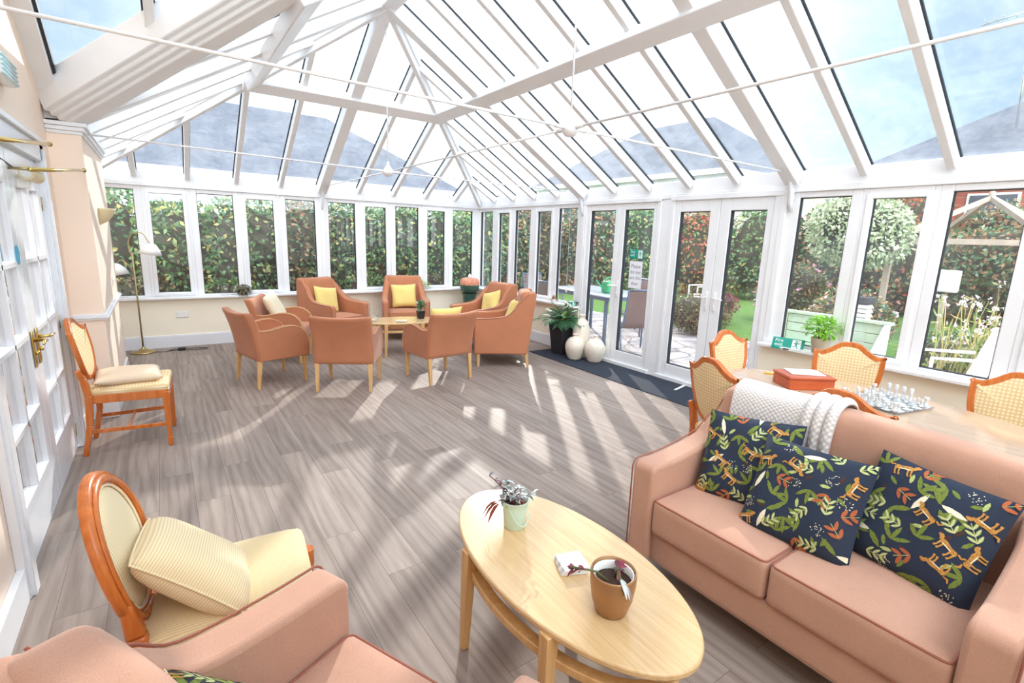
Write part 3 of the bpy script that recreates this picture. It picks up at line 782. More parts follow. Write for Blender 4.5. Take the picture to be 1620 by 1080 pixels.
# left slope: valley plan line (x-XL) = YV - y ; mirrored valley (x-XL) = y-(YC-W2)
for k in range(1, nk + 1):
    y = -S_ * k; a = 0.0; b = min(S_ * k, W2)
    if y < YV: a = min(YV - y, y - (YC - W2)) if y > YC - W2 else 0
    a = max(a, 0)
    if b - a > 0.1:
        pr = k % 5 == 0
        rafter('left', (XL + a, y), (XL + b, y), 0.12 if pr else 0.06, 0.11 if pr else 0.10, 'principal_rafter' if pr else 'rafter')
for k in range(0, nk + 1):
    y1, y0 = -S_ * k, max(-S_ * (k + 1), YE)
    full = [(XL, y0), (-W2, y0), (-W2, y1), (XL, y1)]
    p = clip(full, 1, 1, XL) if y1 > -W2 else full       # hip
    if y0 < YV:
        a = clip(p, -1, -1, -XL - YV)                      # x-XL >= YV-y
        pane('left', clip(a, 0, -1, -YC)) 
        b = clip(clip(p, -1, 1, -XL + YC - W2), 0, 1, YC)
        pane('left', b)
    else: pane('left', p)
# cross roof against the house wall
WX = -5.53
CX = [-5.53, -4.83, -4.26, -3.69, -3.12, -2.835]
for x in CX[1:5]:
    a = x - XL
    rafter('crossf', (x, YV - a), (x, YC), 0.058, 0.10)
    rafter('crossb', (x, YC - W2 + a), (x, YC), 0.058, 0.10)
for x0, x1 in zip(CX[:-1], CX[1:]):
    f = clip([(x0, YC), (x1, YC), (x1, YV), (x0, YV)], 1, 1, XL + YV); pane('crossf', f)
    b = clip([(x0, YC - W2), (x1, YC - W2), (x1, YC), (x0, YC)], 1, -1, XL - (YC - W2)); pane('crossb', b)
# wall plates where the cross roof meets the house
for pl, a, b in (('crossf', (WX + 0.04, YV - 0.15), (WX + 0.04, YC)), ('crossb', (WX + 0.04, YC - W2 + 0.1), (WX + 0.04, YC))):
    z = planes[pl]
    MB().beam((*a, z(*a)), (*b, z(*b)), 0.13, 0.10, nrm[pl], off=0.0).build('wall_plate', 'upvc', roof, bevel=0.008)
    MB().beam((a[0] + 0.075, a[1], z(*a)), (b[0] + 0.075, b[1], z(*b)), 0.02, 0.055, nrm[pl], off=-0.002).build('gasket', 'gasket', roof)
# hips, valleys, ridges
def hip(p, q, wd=0.10, h=0.17, name='hip_rafter'):
    p, q = Vector(p), Vector(q)
    m = MB(); m.beam(p, q, wd, h * 0.55, off=0.0); m.beam(p, q, wd * 0.55, h, off=0.0)
    m.build(name, 'upvc', roof, bevel=0.008)
hip((0, 0, Z0 - 0.01), (-W2, -W2, ZR - 0.01)); hip((XL, 0, Z0 - 0.01), (-W2, -W2, ZR - 0.01))
def valley(p, q):
    # boxed and stepped valley beam
    m = MB(); m.beam(p, q, 0.36, 0.22, off=0.17); m.beam(p, q, 0.29, 0.25, off=0.17); m.beam(p, q, 0.21, 0.275, off=0.17); m.beam(p, q, 0.12, 0.295, off=0.17)
    m.build('valley_beam', 'upvc', roof, bevel=0.010)
valley((XL + 0.27, YV - 0.27, Z0 + K * 0.27), (-W2, YC, ZR)); valley((XL + 0.05, YC - W2 + 0.05, Z0 + K * 0.05), (-W2, YC, ZR))
m = MB(); m.beam((-W2, -W2, ZR + 0.02), (-W2, YE, ZR + 0.02), 0.16, 0.2); m.build('ridge_beam', 'upvc', roof, bevel=0.01)
m = MB(); m.beam((-W2, YC, ZR + 0.14), (WX, YC, ZR + 0.14), 0.14, 0.2); m.build('ridge_beam', 'upvc', roof, bevel=0.01)
# purlin ring at mid slope
dp = 1.70; zp = Z0 + K * dp - 0.10
m = MB(); m.beam((-dp, -dp + 0.06, zp), (-dp, YE, zp), 0.15, 0.11, (K, 0, 1)); m.build('purlin', 'upvc', roof, bevel=0.008)
m = MB(); m.beam((-dp + 0.06, -dp, zp), (XL + dp - 0.06, -dp, zp), 0.15, 0.11, (0, K, 1)); m.build('purlin', 'upvc', roof, bevel=0.008)
m = MB(); m.beam((XL + dp, -dp + 0.06, zp), (XL + dp, YV - dp, zp), 0.15, 0.11, (-K, 0, 1)); m.build('purlin', 'upvc', roof, bevel=0.008)
# gable glass at the far end behind the camera
pan = MB().add([(XL, YE, Z0), (0, YE, Z0), (-W2, YE, ZR)], [(0, 1, 2)]).build('roof_pane', 'roof_pane', roof)
# curved gallows brackets under the principal rafters
def bracket(P):
    pts = [(-0.06, 1.93), (-0.085, 2.0), (-0.10, 2.1), (-0.15, 2.2), (-0.20, 2.27)]
    m = MB()
    m.tube([P(a, b) for a, b in pts], [0.012, 0.02, 0.022, 0.018, 0.012], 8)
    m.tube([P(-0.055, 1.93), P(-0.055, 2.18)], 0.012, 8); m.tube([P(-0.055, 2.20), P(-0.2, 2.27)], 0.012, 8)
    for c in (2.03, 2.09, 2.15, 2.2): m.tube([P(-0.05, c), P(-0.09 - (c - 2.03) * 0.3, c + 0.01)], 0.014, 8)
    m.build('scroll_bracket', 'gloss_white', roof, smooth=True)
for y in (-2.835, -5.67, -8.5): bracket(lambda a, b, y=y: (a, y, b))
bracket(lambda a, b: (-2.835, a, b))

# steel tie rods meeting at turned bosses
def boss(x, y, z, rods, lab, up):
    t = thing('tie_rod_boss', lab, 'tie rod', (x, y, z), 0, 'roof tie rods and their bosses')
    m = MB(); m.lathe([(0.008, -0.05), (0.03, -0.045), (0.052, -0.02), (0.056, 0.0), (0.05, 0.02), (0.032, 0.045), (0.016, 0.07), (0.010, 0.1)], n=20)
    m.build('boss', 'upvc', t, smooth=True)
    for (a, b, c) in rods:
        MB().tube([(0, 0, 0), (a - x, b - y, c - z)], 0.0075, 8).build('tie_rod', 'upvc', t, smooth=True)
        d = Vector((a - x, b - y, c - z)).normalized()
        MB().tube([d * 0.04, d * 0.12], 0.013, 8).build('turnbuckle', 'upvc', t, smooth=True)
    MB().tube([(0, 0, 0.05), (0, 0, up)], 0.006, 8).build('hanger_rod', 'upvc', t, smooth=True)
boss(-2.80, -5.69, 2.262, [(-0.20, -5.67, 2.262), (-5.42, -5.75, 2.27), (-2.80, -2.86, 2.262), (-2.80, -8.5, 2.262)], 'white tie rod boss hanging nearest, right of the roof centre', ZR - 2.36)
boss(-2.80, -2.70, 2.262, [(-0.20, -2.60, 2.262), (-5.33, -2.72, 2.30), (-2.82, -0.2, 2.262)], 'white tie rod boss hanging over the far armchairs', ZR - 2.36)

# wall fittings on the left
def brass_rod(p, q, lab):
    t = thing('curtain_rod', lab, 'curtain rod', p, 0, 'brass portiere rods')
    v = Vector(q) - Vector(p)
    MB().tube([(0, 0, 0), v], 0.011, 10).build('rod', 'brass', t, smooth=True)
    MB().tube([v, v * 1.012], 0.016, 10).build('end_stop', 'brass', t, smooth=True)
    for f_ in (0.35, 0.05):
        mid = v * f_; MB().tube([mid, (-5.53 - p[0], mid.y, mid.z)], 0.007, 8).build('bracket', 'bronze', t, smooth=True)
brass_rod((-5.45, -5.3, 1.915), (-5.44, -3.60, 2.10), 'upper brass curtain rod sloping up towards the pier')
brass_rod((-5.43, -4.46, 1.868), (-5.335, -2.99, 2.0), 'lower brass curtain rod beside the sensor, tip over the pier')
t = thing('wall_sensor', 'cream cylindrical sensor on a white bracket above the inner doors', 'sensor', (-5.475, -4.20, 1.855), 0)
m = MB(); m.tube([(0.0, -0.06, 0.01), (0.02, 0.09, 0.0)], 0.038, 18); m.build('body', 'cream_plastic', t, smooth='auto')
MB().tube([(-0.001, -0.062, 0.01), (-0.0015, -0.066, 0.01)], 0.026, 18).build('lens', 'white_plastic', t, smooth='auto')
m = MB(); m.bb(-0.055, 0.0, -0.02, 0.05, -0.07, 0.0); m.build('bracket', 'white_plastic', t, bevel=0.006)
MB().tube([(-0.05, -0.5, 0.06), (-0.052, -0.25, 0.05), (-0.04, -0.09, 0.025)], 0.004, 6).build('cable', 'black', t, smooth=True)
t = thing('bulkhead_light', 'white ribbed bulkhead light high on the house wall', 'wall light', (-5.53, -4.33, 2.37), 0)
m = MB(); m.rbox((0.03, 0, 0), (0.06, 0.36, 0.12), 0.015, 6); m.build('housing', 'white_plastic', t, smooth=True)
m = MB()
for k in range(5): m.tube([(0.062, -0.16, -0.045 + k * 0.022), (0.062, 0.16, -0.045 + k * 0.022)], 0.008, 8)
m.build('ribbed_cover', plain('pale_blue_diffuser', (206, 236, 240), 0.2, var=0.02), t, smooth=True)
t = thing('wall_uplighter', 'cream plaster wall uplighter on the side of the pier', 'wall light', (-5.33, -2.22, 1.70), 0)
m = MB()
def shell(u, v):
    a = -PI / 2 + PI * u; r = 0.02 + 0.095 * (v ** 0.6)
    return (max(0.0, math.cos(a) * r * 1.1), math.sin(a) * r * 1.0, -0.09 + 0.13 * v)
m.grid(shell, 16, 8); m.build('bowl', 'cream_plastic', t, smooth=True).modifiers.new('solid', 'SOLIDIFY').thickness = 0.006
MB().bb(0, 0.012, -0.04, 0.04, -0.10, 0.03).build('back_plate', 'cream_plastic', t, bevel=0.004)
t = thing('light_switch', 'white switch plate on the pier above the dado rail', 'switch', (-5.33, -1.75, 1.05), 0)
MB().rbox((0.004, 0, 0), (0.008, 0.085, 0.085), 0.003, 4).build('plate', 'white_plastic', t, smooth=True)
MB().rbox((0.010, 0, 0), (0.006, 0.02, 0.03), 0.002, 4).build('rocker', 'white_plastic', t, smooth=True)
t = thing('wall_socket', 'white double socket on the low wall behind the armchairs', 'socket', (-4.74, -0.08, 0.44), 0)
MB().rbox((0, -0.005, 0), (0.148, 0.012, 0.088), 0.004, 4).build('plate', 'white_plastic', t, smooth=True)
for s in (-1, 1): MB().rbox((s * 0.045, -0.012, 0.02), (0.014, 0.006, 0.022), 0.002, 3).build('switch', 'white_plastic', t, smooth=True)
t = thing('heater_control', 'white wall box with a grille between armchairs and palm', 'heater', (-0.08, -2.45, 0.36), 0)
MB().rbox((-0.03, 0, 0), (0.06, 0.34, 0.24), 0.015, 6).build('casing', 'white_plastic', t, smooth=True)
m = MB()
for k in range(5): m.bb(-0.064, -0.058, -0.12, 0.12, -0.06 + k * 0.03, -0.05 + k * 0.03)
m.build('grille', 'white_plastic', t)

hl_d = bpy.data.lights.new('hall_fill_light', 'AREA'); hl_d.shape = 'RECTANGLE'; hl_d.size = 1.2; hl_d.size_y = 0.6; hl_d.energy = 22  # added lamp, no known fitting; brightens the room behind the inner doors
hl = bpy.data.objects.new('hall_fill_light', hl_d); COL.objects.link(hl); hl.location = (-6.6, -4.4, 2.55)

t = thing('door_sticker', 'small round blue sticker on the stile between the inner doors', 'sticker', (-5.523, -4.50, 1.43))
MB().prism(oval(0.05, 0.05, 24) if 'oval' in globals() else [(0.05 * math.cos(a), 0.05 * math.sin(a)) for a in np.linspace(0, 2 * PI, 25)[:-1]], 0, 0.001, 'yz').build('disc', plain('sticker_blue', (60, 176, 214), 0.4), t)

# ------------------------------------------------------------ upholstered furniture
def oak_leg(par, x, y, h, a=0.042, b=0.028, dx=0, dy=0, mat='oak'):
    o = MB().bar((x, y, h), (x + dx, y + dy, 0.0), a, b).build('leg', mat, par, bevel=0.004)
    return o
def piping_loop(pts, r, par, mat='piping', closed=True, name='piping'):
    return MB().tube(pts, r, 6, closed).build(name, mat, par, smooth=True)
def arc(cx, cz, r, a0, a1, n=5):
    return [(cx + r * math.cos(R(a0 + (a1 - a0) * i / n)), cz + r * math.sin(R(a0 + (a1 - a0) * i / n))) for i in range(n + 1)]
def lounge_chair(name, label, cat, W=0.70, D=0.72, arm_z=0.62, back_z=0.95, seat_z=0.44, arm_w=0.085, leg_h=0.17, mat='terracotta',
                 nseat=1, hump=0.0, lean=0.12, legs='oak', cushion_t=0.12, pipe='piping', slope=0.03, body_z=None, taper=0.22):
    """faces +X; wings sweep up from the arms to the back"""
    t = thing(name, label, cat)
    xf, xb = D / 2, -D / 2
    bz = leg_h if body_z is None else body_z
    # side panels: arm, sweeping wing
    def side(y0, y1, s):
        top = smooth_poly([(xf - 0.05, arm_z - 0.004), (xf - 0.2, arm_z + 0.002), (xb + 0.33, arm_z + slope), (xb + 0.235, arm_z + slope + 0.07), (xb + 0.16, back_z - 0.13), (xb + 0.10 - lean * 0.5, back_z - 0.02)], 5)
        poly = [(xf, bz)] + arc(xf - 0.04, arm_z - 0.045, 0.04, 0, 80, 4) + top + arc(xb + 0.055 - lean * 0.6, back_z - 0.035, 0.035, 80, 180, 4) + [(xb + 0.02, bz + 0.2), (xb + 0.05, bz)]
        m = MB().prism(poly, y0, y1, 'xz', fn=lambda q: (q[0], q[1] - s * taper * max(0, (q[2] - arm_z)), q[2]))
        m.build('arm', mat, t, bevel=0.018, seg=3)
        yo = y1 if s > 0 else y0
        pp = [(u, yo + s * 0.001 - s * taper * max(0, v - arm_z), v) for u, v in [(xf, bz + 0.02)] + arc(xf - 0.04, arm_z - 0.045, 0.042, 0, 80, 4) + top]
        piping_loop(pp, 0.004, t, pipe, False)
    side(-W / 2, -W / 2 + arm_w, -1); side(W / 2 - arm_w, W / 2, 1)
    wi = W - 2 * arm_w
    # front rail under the cushion and the deck
    MB().rbox((0.0, 0, (bz + seat_z - cushion_t) / 2), (D - 0.05, wi + 0.004, seat_z - cushion_t - bz), 0.012, 4).build('seat_frame', mat, t, smooth=True)
    # back slab with an optional crown
    nb = 14
    def bk(p):
        x, y, z = p
        k = (z - seat_z) / (back_z - seat_z)
        z2 = z + (hump * (1 - (2 * y / W) ** 2)) * max(0, k)
        y = y * (1 - 2 * taper * max(0, z - arm_z) / W)
        return (x - lean * k * 0.62 + 0.02 * (1 - (2 * y / W) ** 2) * max(0, min(1, k * (1.2 - k) * 2.4)), y, z2)
    MB().rbox((xb + 0.12, 0, (bz + back_z) / 2 + 0.0), (0.15, W - 0.03 if hump else wi + 0.05, back_z - bz), 0.045, nb, fn=bk).build('backrest', mat, t, smooth=True)
    # seat cushions
    sw = wi / nseat
    for i in range(nseat):
        cy = -wi / 2 + sw * (i + 0.5)
        cx = 0.075; cd = D - 0.16
        s = MB().rbox((cx, cy, seat_z - cushion_t / 2), (cd, sw - 0.006, cushion_t), 0.025, 10, (0.016, 0.0)).build('seat_cushion', mat, t, smooth=True)
        a, b = cd / 2 - 0.007, sw / 2 - 0.010
        for zz in (seat_z - 0.006, seat_z - cushion_t + 0.008):
            loop = []
            for (sx, sy, a0) in ((1, 1, 0), (-1, 1, 90), (-1, -1, 180), (1, -1, 270)):
                for q in range(4):
                    an = R(a0 + q * 30); loop.append((cx + sx * (a - 0.02) + 0.02 * math.cos(an), cy + sy * (b - 0.02) + 0.02 * math.sin(an), zz))
            piping_loop(loop, 0.0042, s, pipe)
    if leg_h > 0.03:
        for sx in (1, -1):
            for sy in (1, -1): oak_leg(t, sx * (D / 2 - 0.06), sy * (W / 2 - 0.05), bz + 0.01, 0.045, 0.03, 0.0 if sx > 0 else -0.03, 0, legs)
    return t
def tub_chair(name, label, mat='terracotta'):
    """low tub armchair with arched arms on oak legs; faces +X"""
    t = thing(name, label, 'armchair')
    W, D = 0.60, 0.58; bz, sz = 0.29, 0.43
    xf, xb = 0.27, -0.27
    top = smooth_poly([(xf + 0.005, 0.33), (xf + 0.005, 0.45), (xf - 0.035, 0.555), (xf - 0.12, 0.615), (xf - 0.24, 0.625), (xb + 0.13, 0.595), (xb + 0.04, 0.60)], 5)
    for s in (-1, 1):
        y0, y1 = (s * W / 2, s * (W / 2 - 0.055))
        poly = [(xf + 0.005, bz)] + top + [(xb, 0.6), (xb + 0.02, bz)]
        MB().prism(poly, min(y0, y1), max(y0, y1), 'xz').build('arm', mat, t, bevel=0.012, seg=3)
        for yy in (y0, y1): piping_loop([(u, yy, v + 0.002) for u, v in top], 0.005, t, 'tan_piping', False)
    MB().rbox((0.0, 0, (bz + sz - 0.05) / 2 + 0.01), (D - 0.05, W - 0.11, sz - bz - 0.03), 0.012, 4).build('seat_frame', mat, t, smooth=True)
    MB().rbox((0.035, 0, sz - 0.03), (D - 0.10, W - 0.115, 0.09), 0.03, 8, (0.02, 0)).build('seat', mat, t, smooth=True)
    def bk(p):
        x, y, z = p; k = (z - bz) / (0.80 - bz)
        return (x - 0.105 * k * k - 0.02 * (1 - (2 * y / W) ** 2) * k, y * (1 + 0.04 * k), z - 0.022 * (1 - (2 * y / W) ** 2) * max(0, k) ** 3)
    MB().rbox((xb + 0.045, 0, (bz + 0.80) / 2), (0.085, W - 0.02, 0.80 - bz), 0.028, 12, fn=bk).build('backrest', mat, t, smooth=True)
    for sx in (1, -1):
        for sy in (1, -1): oak_leg(t, sx * 0.235, sy * 0.265, bz + 0.005, 0.045, 0.028, 0.0 if sx > 0 else -0.03, 0)
    return t
def pillow_fn(w_, h_, t_, pinch=0.06, sag=0.0):
    def f(u, v, side):  # u,v in -1..1
        x = u * w_ / 2 * (1 - pinch * (1 - v * v)); y = v * h_ / 2 * (1 - pinch * (1 - u * u))
        th = t_ / 2 * (max(0, 1 - u ** 4) ** 0.55) * (max(0, 1 - v ** 4) ** 0.55)
        th *= 1 + 0.05 * math.sin(5 * u + 3 * v) 
        return (x, y + sag * (1 - u * u) * v, side * th)
    return f
def pillow(name, label, mat, w_=0.42, h_=0.42, t_=0.13, group=None, pinch=0.07, pipe=None, n=18, cat='cushion', sag=0):
    f = pillow_fn(w_, h_, t_, pinch, sag)
    m = MB()
    for s in (1, -1): m.grid(lambda a, b: f(2 * a - 1, (2 * b - 1) * s, s), n, n)
    o = m.build(name, mat, None, smooth=True)
    bm = bmesh.new(); bm.from_mesh(o.data); bmesh.ops.remove_doubles(bm, verts=bm.verts, dist=0.0006); bm.to_mesh(o.data); bm.free()
    o.data.polygons.foreach_set('use_smooth', [True] * len(o.data.polygons))
    tag(o, label, cat, group)
    if pipe:
        e = [f(-1 + 2 * i / 12, -1, 1) for i in range(12)] + [f(1, -1 + 2 * i / 12, 1) for i in range(12)] + [f(1 - 2 * i / 12, 1, 1) for i in range(12)] + [f(-1, 1 - 2 * i / 12, 1) for i in range(12)]
        MB().tube(e, 0.004, 6, True).build('piping', pipe, o, smooth=True)
    return o
def pose(o, loc, nrm_, up=(0, 0, 1), spin=0.0):
    """put the pillow's flat axis along nrm_ and its height axis near up"""
    z = Vector(nrm_).normalized(); u = Vector(up); y = (u - z * u.dot(z)).normalized(); x = y.cross(z)
    m = Matrix((x, y, z)).transposed().to_4x4(); m = Matrix.Translation(loc) @ m @ Matrix.Rotation(spin, 4, 'Z')
    o.matrix_world = m; return o

G_TUB = 'low tub armchairs round the far coffee table'; G_HI = 'high backed armchairs round the far coffee table'
def setp(o, x, y, rz): o.location = (x, y, 0); o.rotation_euler = (0, 0, R(rz)); return o
tub = tub_chair('tub_armchair', 'terracotta tub armchair at the front left, side on, back to the house wall'); tub['group'] = G_TUB
setp(tub, -4.01, -2.35, 14)
dup(tub, (-3.70, -1.44, 0), R(-25), 'terracotta tub armchair with a pale sunlit cushion, second from the left', G_TUB)
dup(tub, (-3.35, -2.93, 0), R(60), 'terracotta tub armchair seen square from behind, front of the ring, left one', G_TUB)
dup(tub, (-2.38, -3.07, 0), R(97), 'terracotta tub armchair seen from behind, front of the ring, right one', G_TUB)
hi = lounge_chair('high_back_armchair', 'high backed terracotta armchair with yellow cushion, left of the two facing the camera', 'armchair'); hi['group'] = G_HI
HP = [(-2.93, -0.80, -63), (-1.80, -0.72, -108), (-1.08, -1.93, 183), (-1.32, -2.78, 150)]
setp(hi, *HP[0])
for (x, y, a), lb in zip(HP[1:], ('high backed terracotta armchair facing the camera behind the far coffee table', 'high backed terracotta armchair in the corner before the green urn, turned left', 'high backed terracotta armchair at the right end of the ring, side towards the camera')):
    dup(hi, (x, y, 0), R(a), lb, G_HI)
def on_chair(o, cx, cy, a, lx, ly, lz, tilt, spin=0):
    c, s = math.cos(R(a)), math.sin(R(a))
    n = Vector((c * math.cos(tilt), s * math.cos(tilt), math.sin(tilt)))
    return pose(o, (cx + lx * c - ly * s, cy + lx * s + ly * c, lz), n, (0, 0, 1), spin)
G_Y = 'yellow cushions on the high backed armchairs'
for i, ((x, y, a), lb, sp) in enumerate(zip(HP, ('yellow cushion on the high backed armchair left of centre', 'yellow cushion on the armchair facing the camera, upright and square', 'yellow cushion on the armchair in front of the green urn', 'yellow cushion seen edge on in the armchair at the right end'), (R(-8), R(2), R(14), R(4)))):
    p = pillow('cushion', lb, 'yellow', 0.40, 0.38, 0.13, G_Y)
    on_chair(p, x, y, a, -0.13, 0.0, 0.64, R(16), sp)
p = pillow('cushion', 'pale cream cushion shining in the sun on the second tub armchair', 'cream_cushion', 0.40, 0.40, 0.13)
on_chair(p, -3.70, -1.44, -25, -0.11, 0.02, 0.66, R(24), R(10))
p = pillow('cushion', 'flat yellow cushion whose top edge shows in the front right tub armchair', 'yellow', 0.42, 0.36, 0.11)
on_chair(p, -2.38, -3.07, 97, -0.13, 0.0, 0.655, R(14), 0)

# sofa and the near armchair
sofa = lounge_chair('sofa', 'dusty pink two seat sofa with three leopard print cushions', 'sofa', W=1.34, D=0.78, arm_z=0.60, back_z=0.875, seat_z=0.44, arm_w=0.12,
                    leg_h=0.12, mat='salmon_near', nseat=2, hump=0.035, lean=0.03, taper=0.10, cushion_t=0.17, slope=0.05)
sofa.location = (-2.75, -7.35, 0); sofa.rotation_euler = (0, 0, R(180))
near = lounge_chair('armchair', 'dusty pink armchair cut off by the lower left edge of the photo', 'armchair', W=0.82, D=0.74, arm_z=0.62, back_z=0.86, seat_z=0.44, arm_w=0.12,
                    leg_h=0.12, mat='salmon_near', nseat=1, hump=0.03, lean=0.04, taper=0.10, cushion_t=0.17, slope=0.03)
near.location = (-4.742, -7.257, 0); near.rotation_euler = (0, 0, R(25))

# printed cushions: the print is laid into the cover itself
def print_cushion(label, seed, w_=0.43, h_=0.43, t_=0.14, group='leopard print cushions'):
    rnd = random.Random(seed)
    f = pillow_fn(w_, h_, t_, 0.05)
    m = MB(); n = 20
    for s in (1, -1): m.grid(lambda a, b: f(2 * a - 1, (2 * b - 1) * s, s), n, n, 0)
    def lay(poly, mi, lift):
        # poly in cushion metres; fan of quads around its centre line, laid on the bulged cover
        def P(x, y):
            u = max(-0.985, min(0.985, x / (w_ / 2))); v = max(-0.985, min(0.985, y / (h_ / 2)))
            q = f(u, v, 1); return (q[0], q[1], q[2] + lift)
        c = (sum(p[0] for p in poly) / len(poly), sum(p[1] for p in poly) / len(poly))
        rings = [(0.0,), (0.5,), (1.0,)]
        vs = [P(*c)] + [P(c[0] + (x - c[0]) * 0.5, c[1] + (y - c[1]) * 0.5) for x, y in poly] + [P(x, y) for x, y in poly]
        k = len(poly); fs = [(0, 1 + i, 1 + (i + 1) % k) for i in range(k)] + [(1 + i, 1 + k + i, 1 + k + (i + 1) % k, 1 + (i + 1) % k) for i in range(k)]
        m.add(vs, fs, mi)
    def leafp(x, y, a, L, wd, wav=0.0):
        pts = []
        N = 9
        for i in range(N + 1):
            s = i / N; ww = wd * math.sin(PI * min(1, s * 0.97 + 0.03)) ** 0.8 * (1 + wav * math.sin(s * 40)); pts.append((s * L, ww / 2))
        for i in range(N - 1, 0, -1):
            s = i / N; ww = wd * math.sin(PI * min(1, s * 0.97 + 0.03)) ** 0.8 * (1 + wav * math.sin(s * 40 + 1)); pts.append((s * L, -ww / 2))
        return [(x + px * math.cos(a) - py * math.sin(a), y + px * math.sin(a) + py * math.cos(a)) for px, py in pts]
    def strip(x0, y0, x1, y1, wd):
        a = math.atan2(y1 - y0, x1 - x0) + PI / 2; dx, dy = math.cos(a) * wd / 2, math.sin(a) * wd / 2
        return [(x0 + dx, y0 + dy), (x1 + dx, y1 + dy), (x1 - dx, y1 - dy), (x0 - dx, y0 - dy)]
    def ok(x, y): return abs(x) < w_ / 2 - 0.012 and abs(y) < h_ / 2 - 0.012
    def spray(x, y, a, mi, k, L, wd, vein):
        l0 = 0.0012 + rnd.random() * 0.0008
        lay(strip(x, y, x + math.cos(a) * L * k * 0.7, y + math.sin(a) * L * k * 0.7, 0.003), 2, l0)
        for i in range(k):
            bx, by = x + math.cos(a) * L * 0.7 * i, y + math.sin(a) * L * 0.7 * i
            for s in (1, -1):
                if not ok(bx, by): continue
                aa = a + s * 0.75
                lay(leafp(bx, by, aa, L, wd), mi, l0 + 0.0004)
                if vein: lay(strip(bx, by, bx + math.cos(aa) * L * 0.85, by + math.sin(aa) * L * 0.85, 0.0016), 5, l0 + 0.0009)
    def cat(x, y, a, s, fl):
        def T(pts): return [(x + (px * fl * math.cos(a) - py * math.sin(a)) * s, y + (px * fl * math.sin(a) + py * math.cos(a)) * s) for px, py in pts]
        L = 0.0026
        lay(T([(-0.5, 0.05), (-0.4, 0.2), (-0.1, 0.17), (0.25, 0.24), (0.45, 0.2), (0.5, 0.05), (0.3, -0.04), (0, -0.02), (-0.35, -0.08)]), 4, L)
        lay(T([(0.42, 0.1), (0.5, 0.3), (0.62, 0.36), (0.78, 0.3), (0.8, 0.2), (0.64, 0.14), (0.55, 0.02)]), 4, L + 0.0003)
        for q in (-0.42, -0.22, 0.25, 0.42): lay(T([(q - 0.06, 0.05), (q + 0.06, 0.05), (q + 0.03, -0.25), (q + 0.1, -0.42), (q - 0.02, -0.44), (q - 0.05, -0.25)]), 4, L)
        lay(T([(-0.48, 0.14), (-0.7, 0.1), (-0.82, 0.3), (-0.76, 0.34), (-0.66, 0.18), (-0.46, 0.22)]), 4, L)
        lay(T([(-0.2, -0.02), (0.2, -0.03), (0.42, 0.02), (0.2, 0.03), (-0.2, 0.02)]), 5, L + 0.0005)
        for _ in range(9):
            px, py = rnd.uniform(-0.35, 0.4), rnd.uniform(0.04, 0.16); lay(T([(px, py), (px + 0.03, py), (px + 0.03, py + 0.03), (px, py + 0.03)]), 6, L + 0.0007)
    def dots(x, y):
        for _ in range(22):
            r, b = 0.026 * math.sqrt(rnd.random()), rnd.random() * 2 * PI; px, py = x + r * math.cos(b), y + r * math.sin(b)
            if ok(px, py): lay([(px + 0.0019 * math.cos(q * PI / 3), py + 0.0019 * math.sin(q * PI / 3)) for q in range(6)], 5, 0.002)
    cells = 6
    kinds = ['dark', 'sage', 'rust', 'cat', 'dark', 'dots', 'sage', 'dark', 'cat', 'sage', 'dots', 'cream', 'dark', 'rust']
    q = seed
    for i in range(cells):
        for j in range(cells):
            x = (-0.5 + (i + 0.5) / cells) * w_ * 0.97 + rnd.uniform(-0.012, 0.012); y = (-0.5 + (j + 0.5) / cells) * h_ * 0.97 + rnd.uniform(-0.012, 0.012)
            kd = kinds[q % len(kinds)]; q += rnd.choice((1, 2, 3, 5))
            a = rnd.uniform(0, 2 * PI)
            if kd == 'dark':
                for s in (-0.9, 0.0, 0.95): lay(leafp(x, y, a + s, rnd.uniform(0.05, 0.07), 0.0155, 0.10), 1, 0.0012 + 0.0003 * abs(s))
            elif kd == 'sage': spray(x, y, a, 2, 3, 0.032, 0.0105, True)
            elif kd == 'rust': spray(x, y, a, 3, 2, 0.040, 0.0135, False)
            elif kd == 'cat': cat(x, y, rnd.choice((0.2, -0.5, 1.3, 2.8)), 0.064, rnd.choice((1, -1)))
            elif kd == 'dots': dots(x, y)
            else:
                lay(leafp(x, y, a, 0.085, 0.02, 0.08), 5, 0.0016); lay(leafp(x, y, a + 2.4, 0.07, 0.02, 0.08), 1, 0.0014)
            b = rnd.uniform(0, 2 * PI); gx, gy = x + 0.045 * math.cos(b), y + 0.045 * math.sin(b)
            if ok(gx, gy): lay(leafp(gx, gy, a + 2, 0.04, 0.014, 0.1), rnd.choice((1, 1, 2, 6)), 0.0009)
    o = m.build('printed_cushion', ['navy', 'pattern_green', 'pattern_lime', 'pattern_orange', 'pattern_ochre', 'pattern_cream', 'pattern_brown'], None, smooth=True)
    return tag(o, label, 'cushion', group)
def sofa_pt(lx, ly, lz):   # sofa local -> world (sofa turned by 180 degrees)
    return (-2.75 - lx, -7.35 - ly, lz)
a = print_cushion('navy leopard print cushion leaning in the left corner of the sofa, partly covered', 3)
pose(a, (-2.735, -7.01, 0.615), (-0.88, -0.14, 0.42), (0.1, 0.10, 1), R(0))
b = print_cushion('navy leopard print cushion in the middle, overlapping the left one', 8)
pose(b, (-2.83, -7.31, 0.60), (-0.86, -0.04, 0.48), (0, 0.02, 1), R(0))
c_ = print_cushion('navy leopard print cushion at the right, tucked behind the middle one', 16)
pose(c_, (-2.70, -7.66, 0.615), (-0.87, 0.08, 0.44), (0, -0.06, 1), R(0))
d_ = print_cushion('dark printed cushion of which one corner shows on the near armchair', 5, group=None)
pose(d_, (-4.845, -7.165, 0.535), (0.75, 0.25, 0.60), (0, 0, 1), R(12))

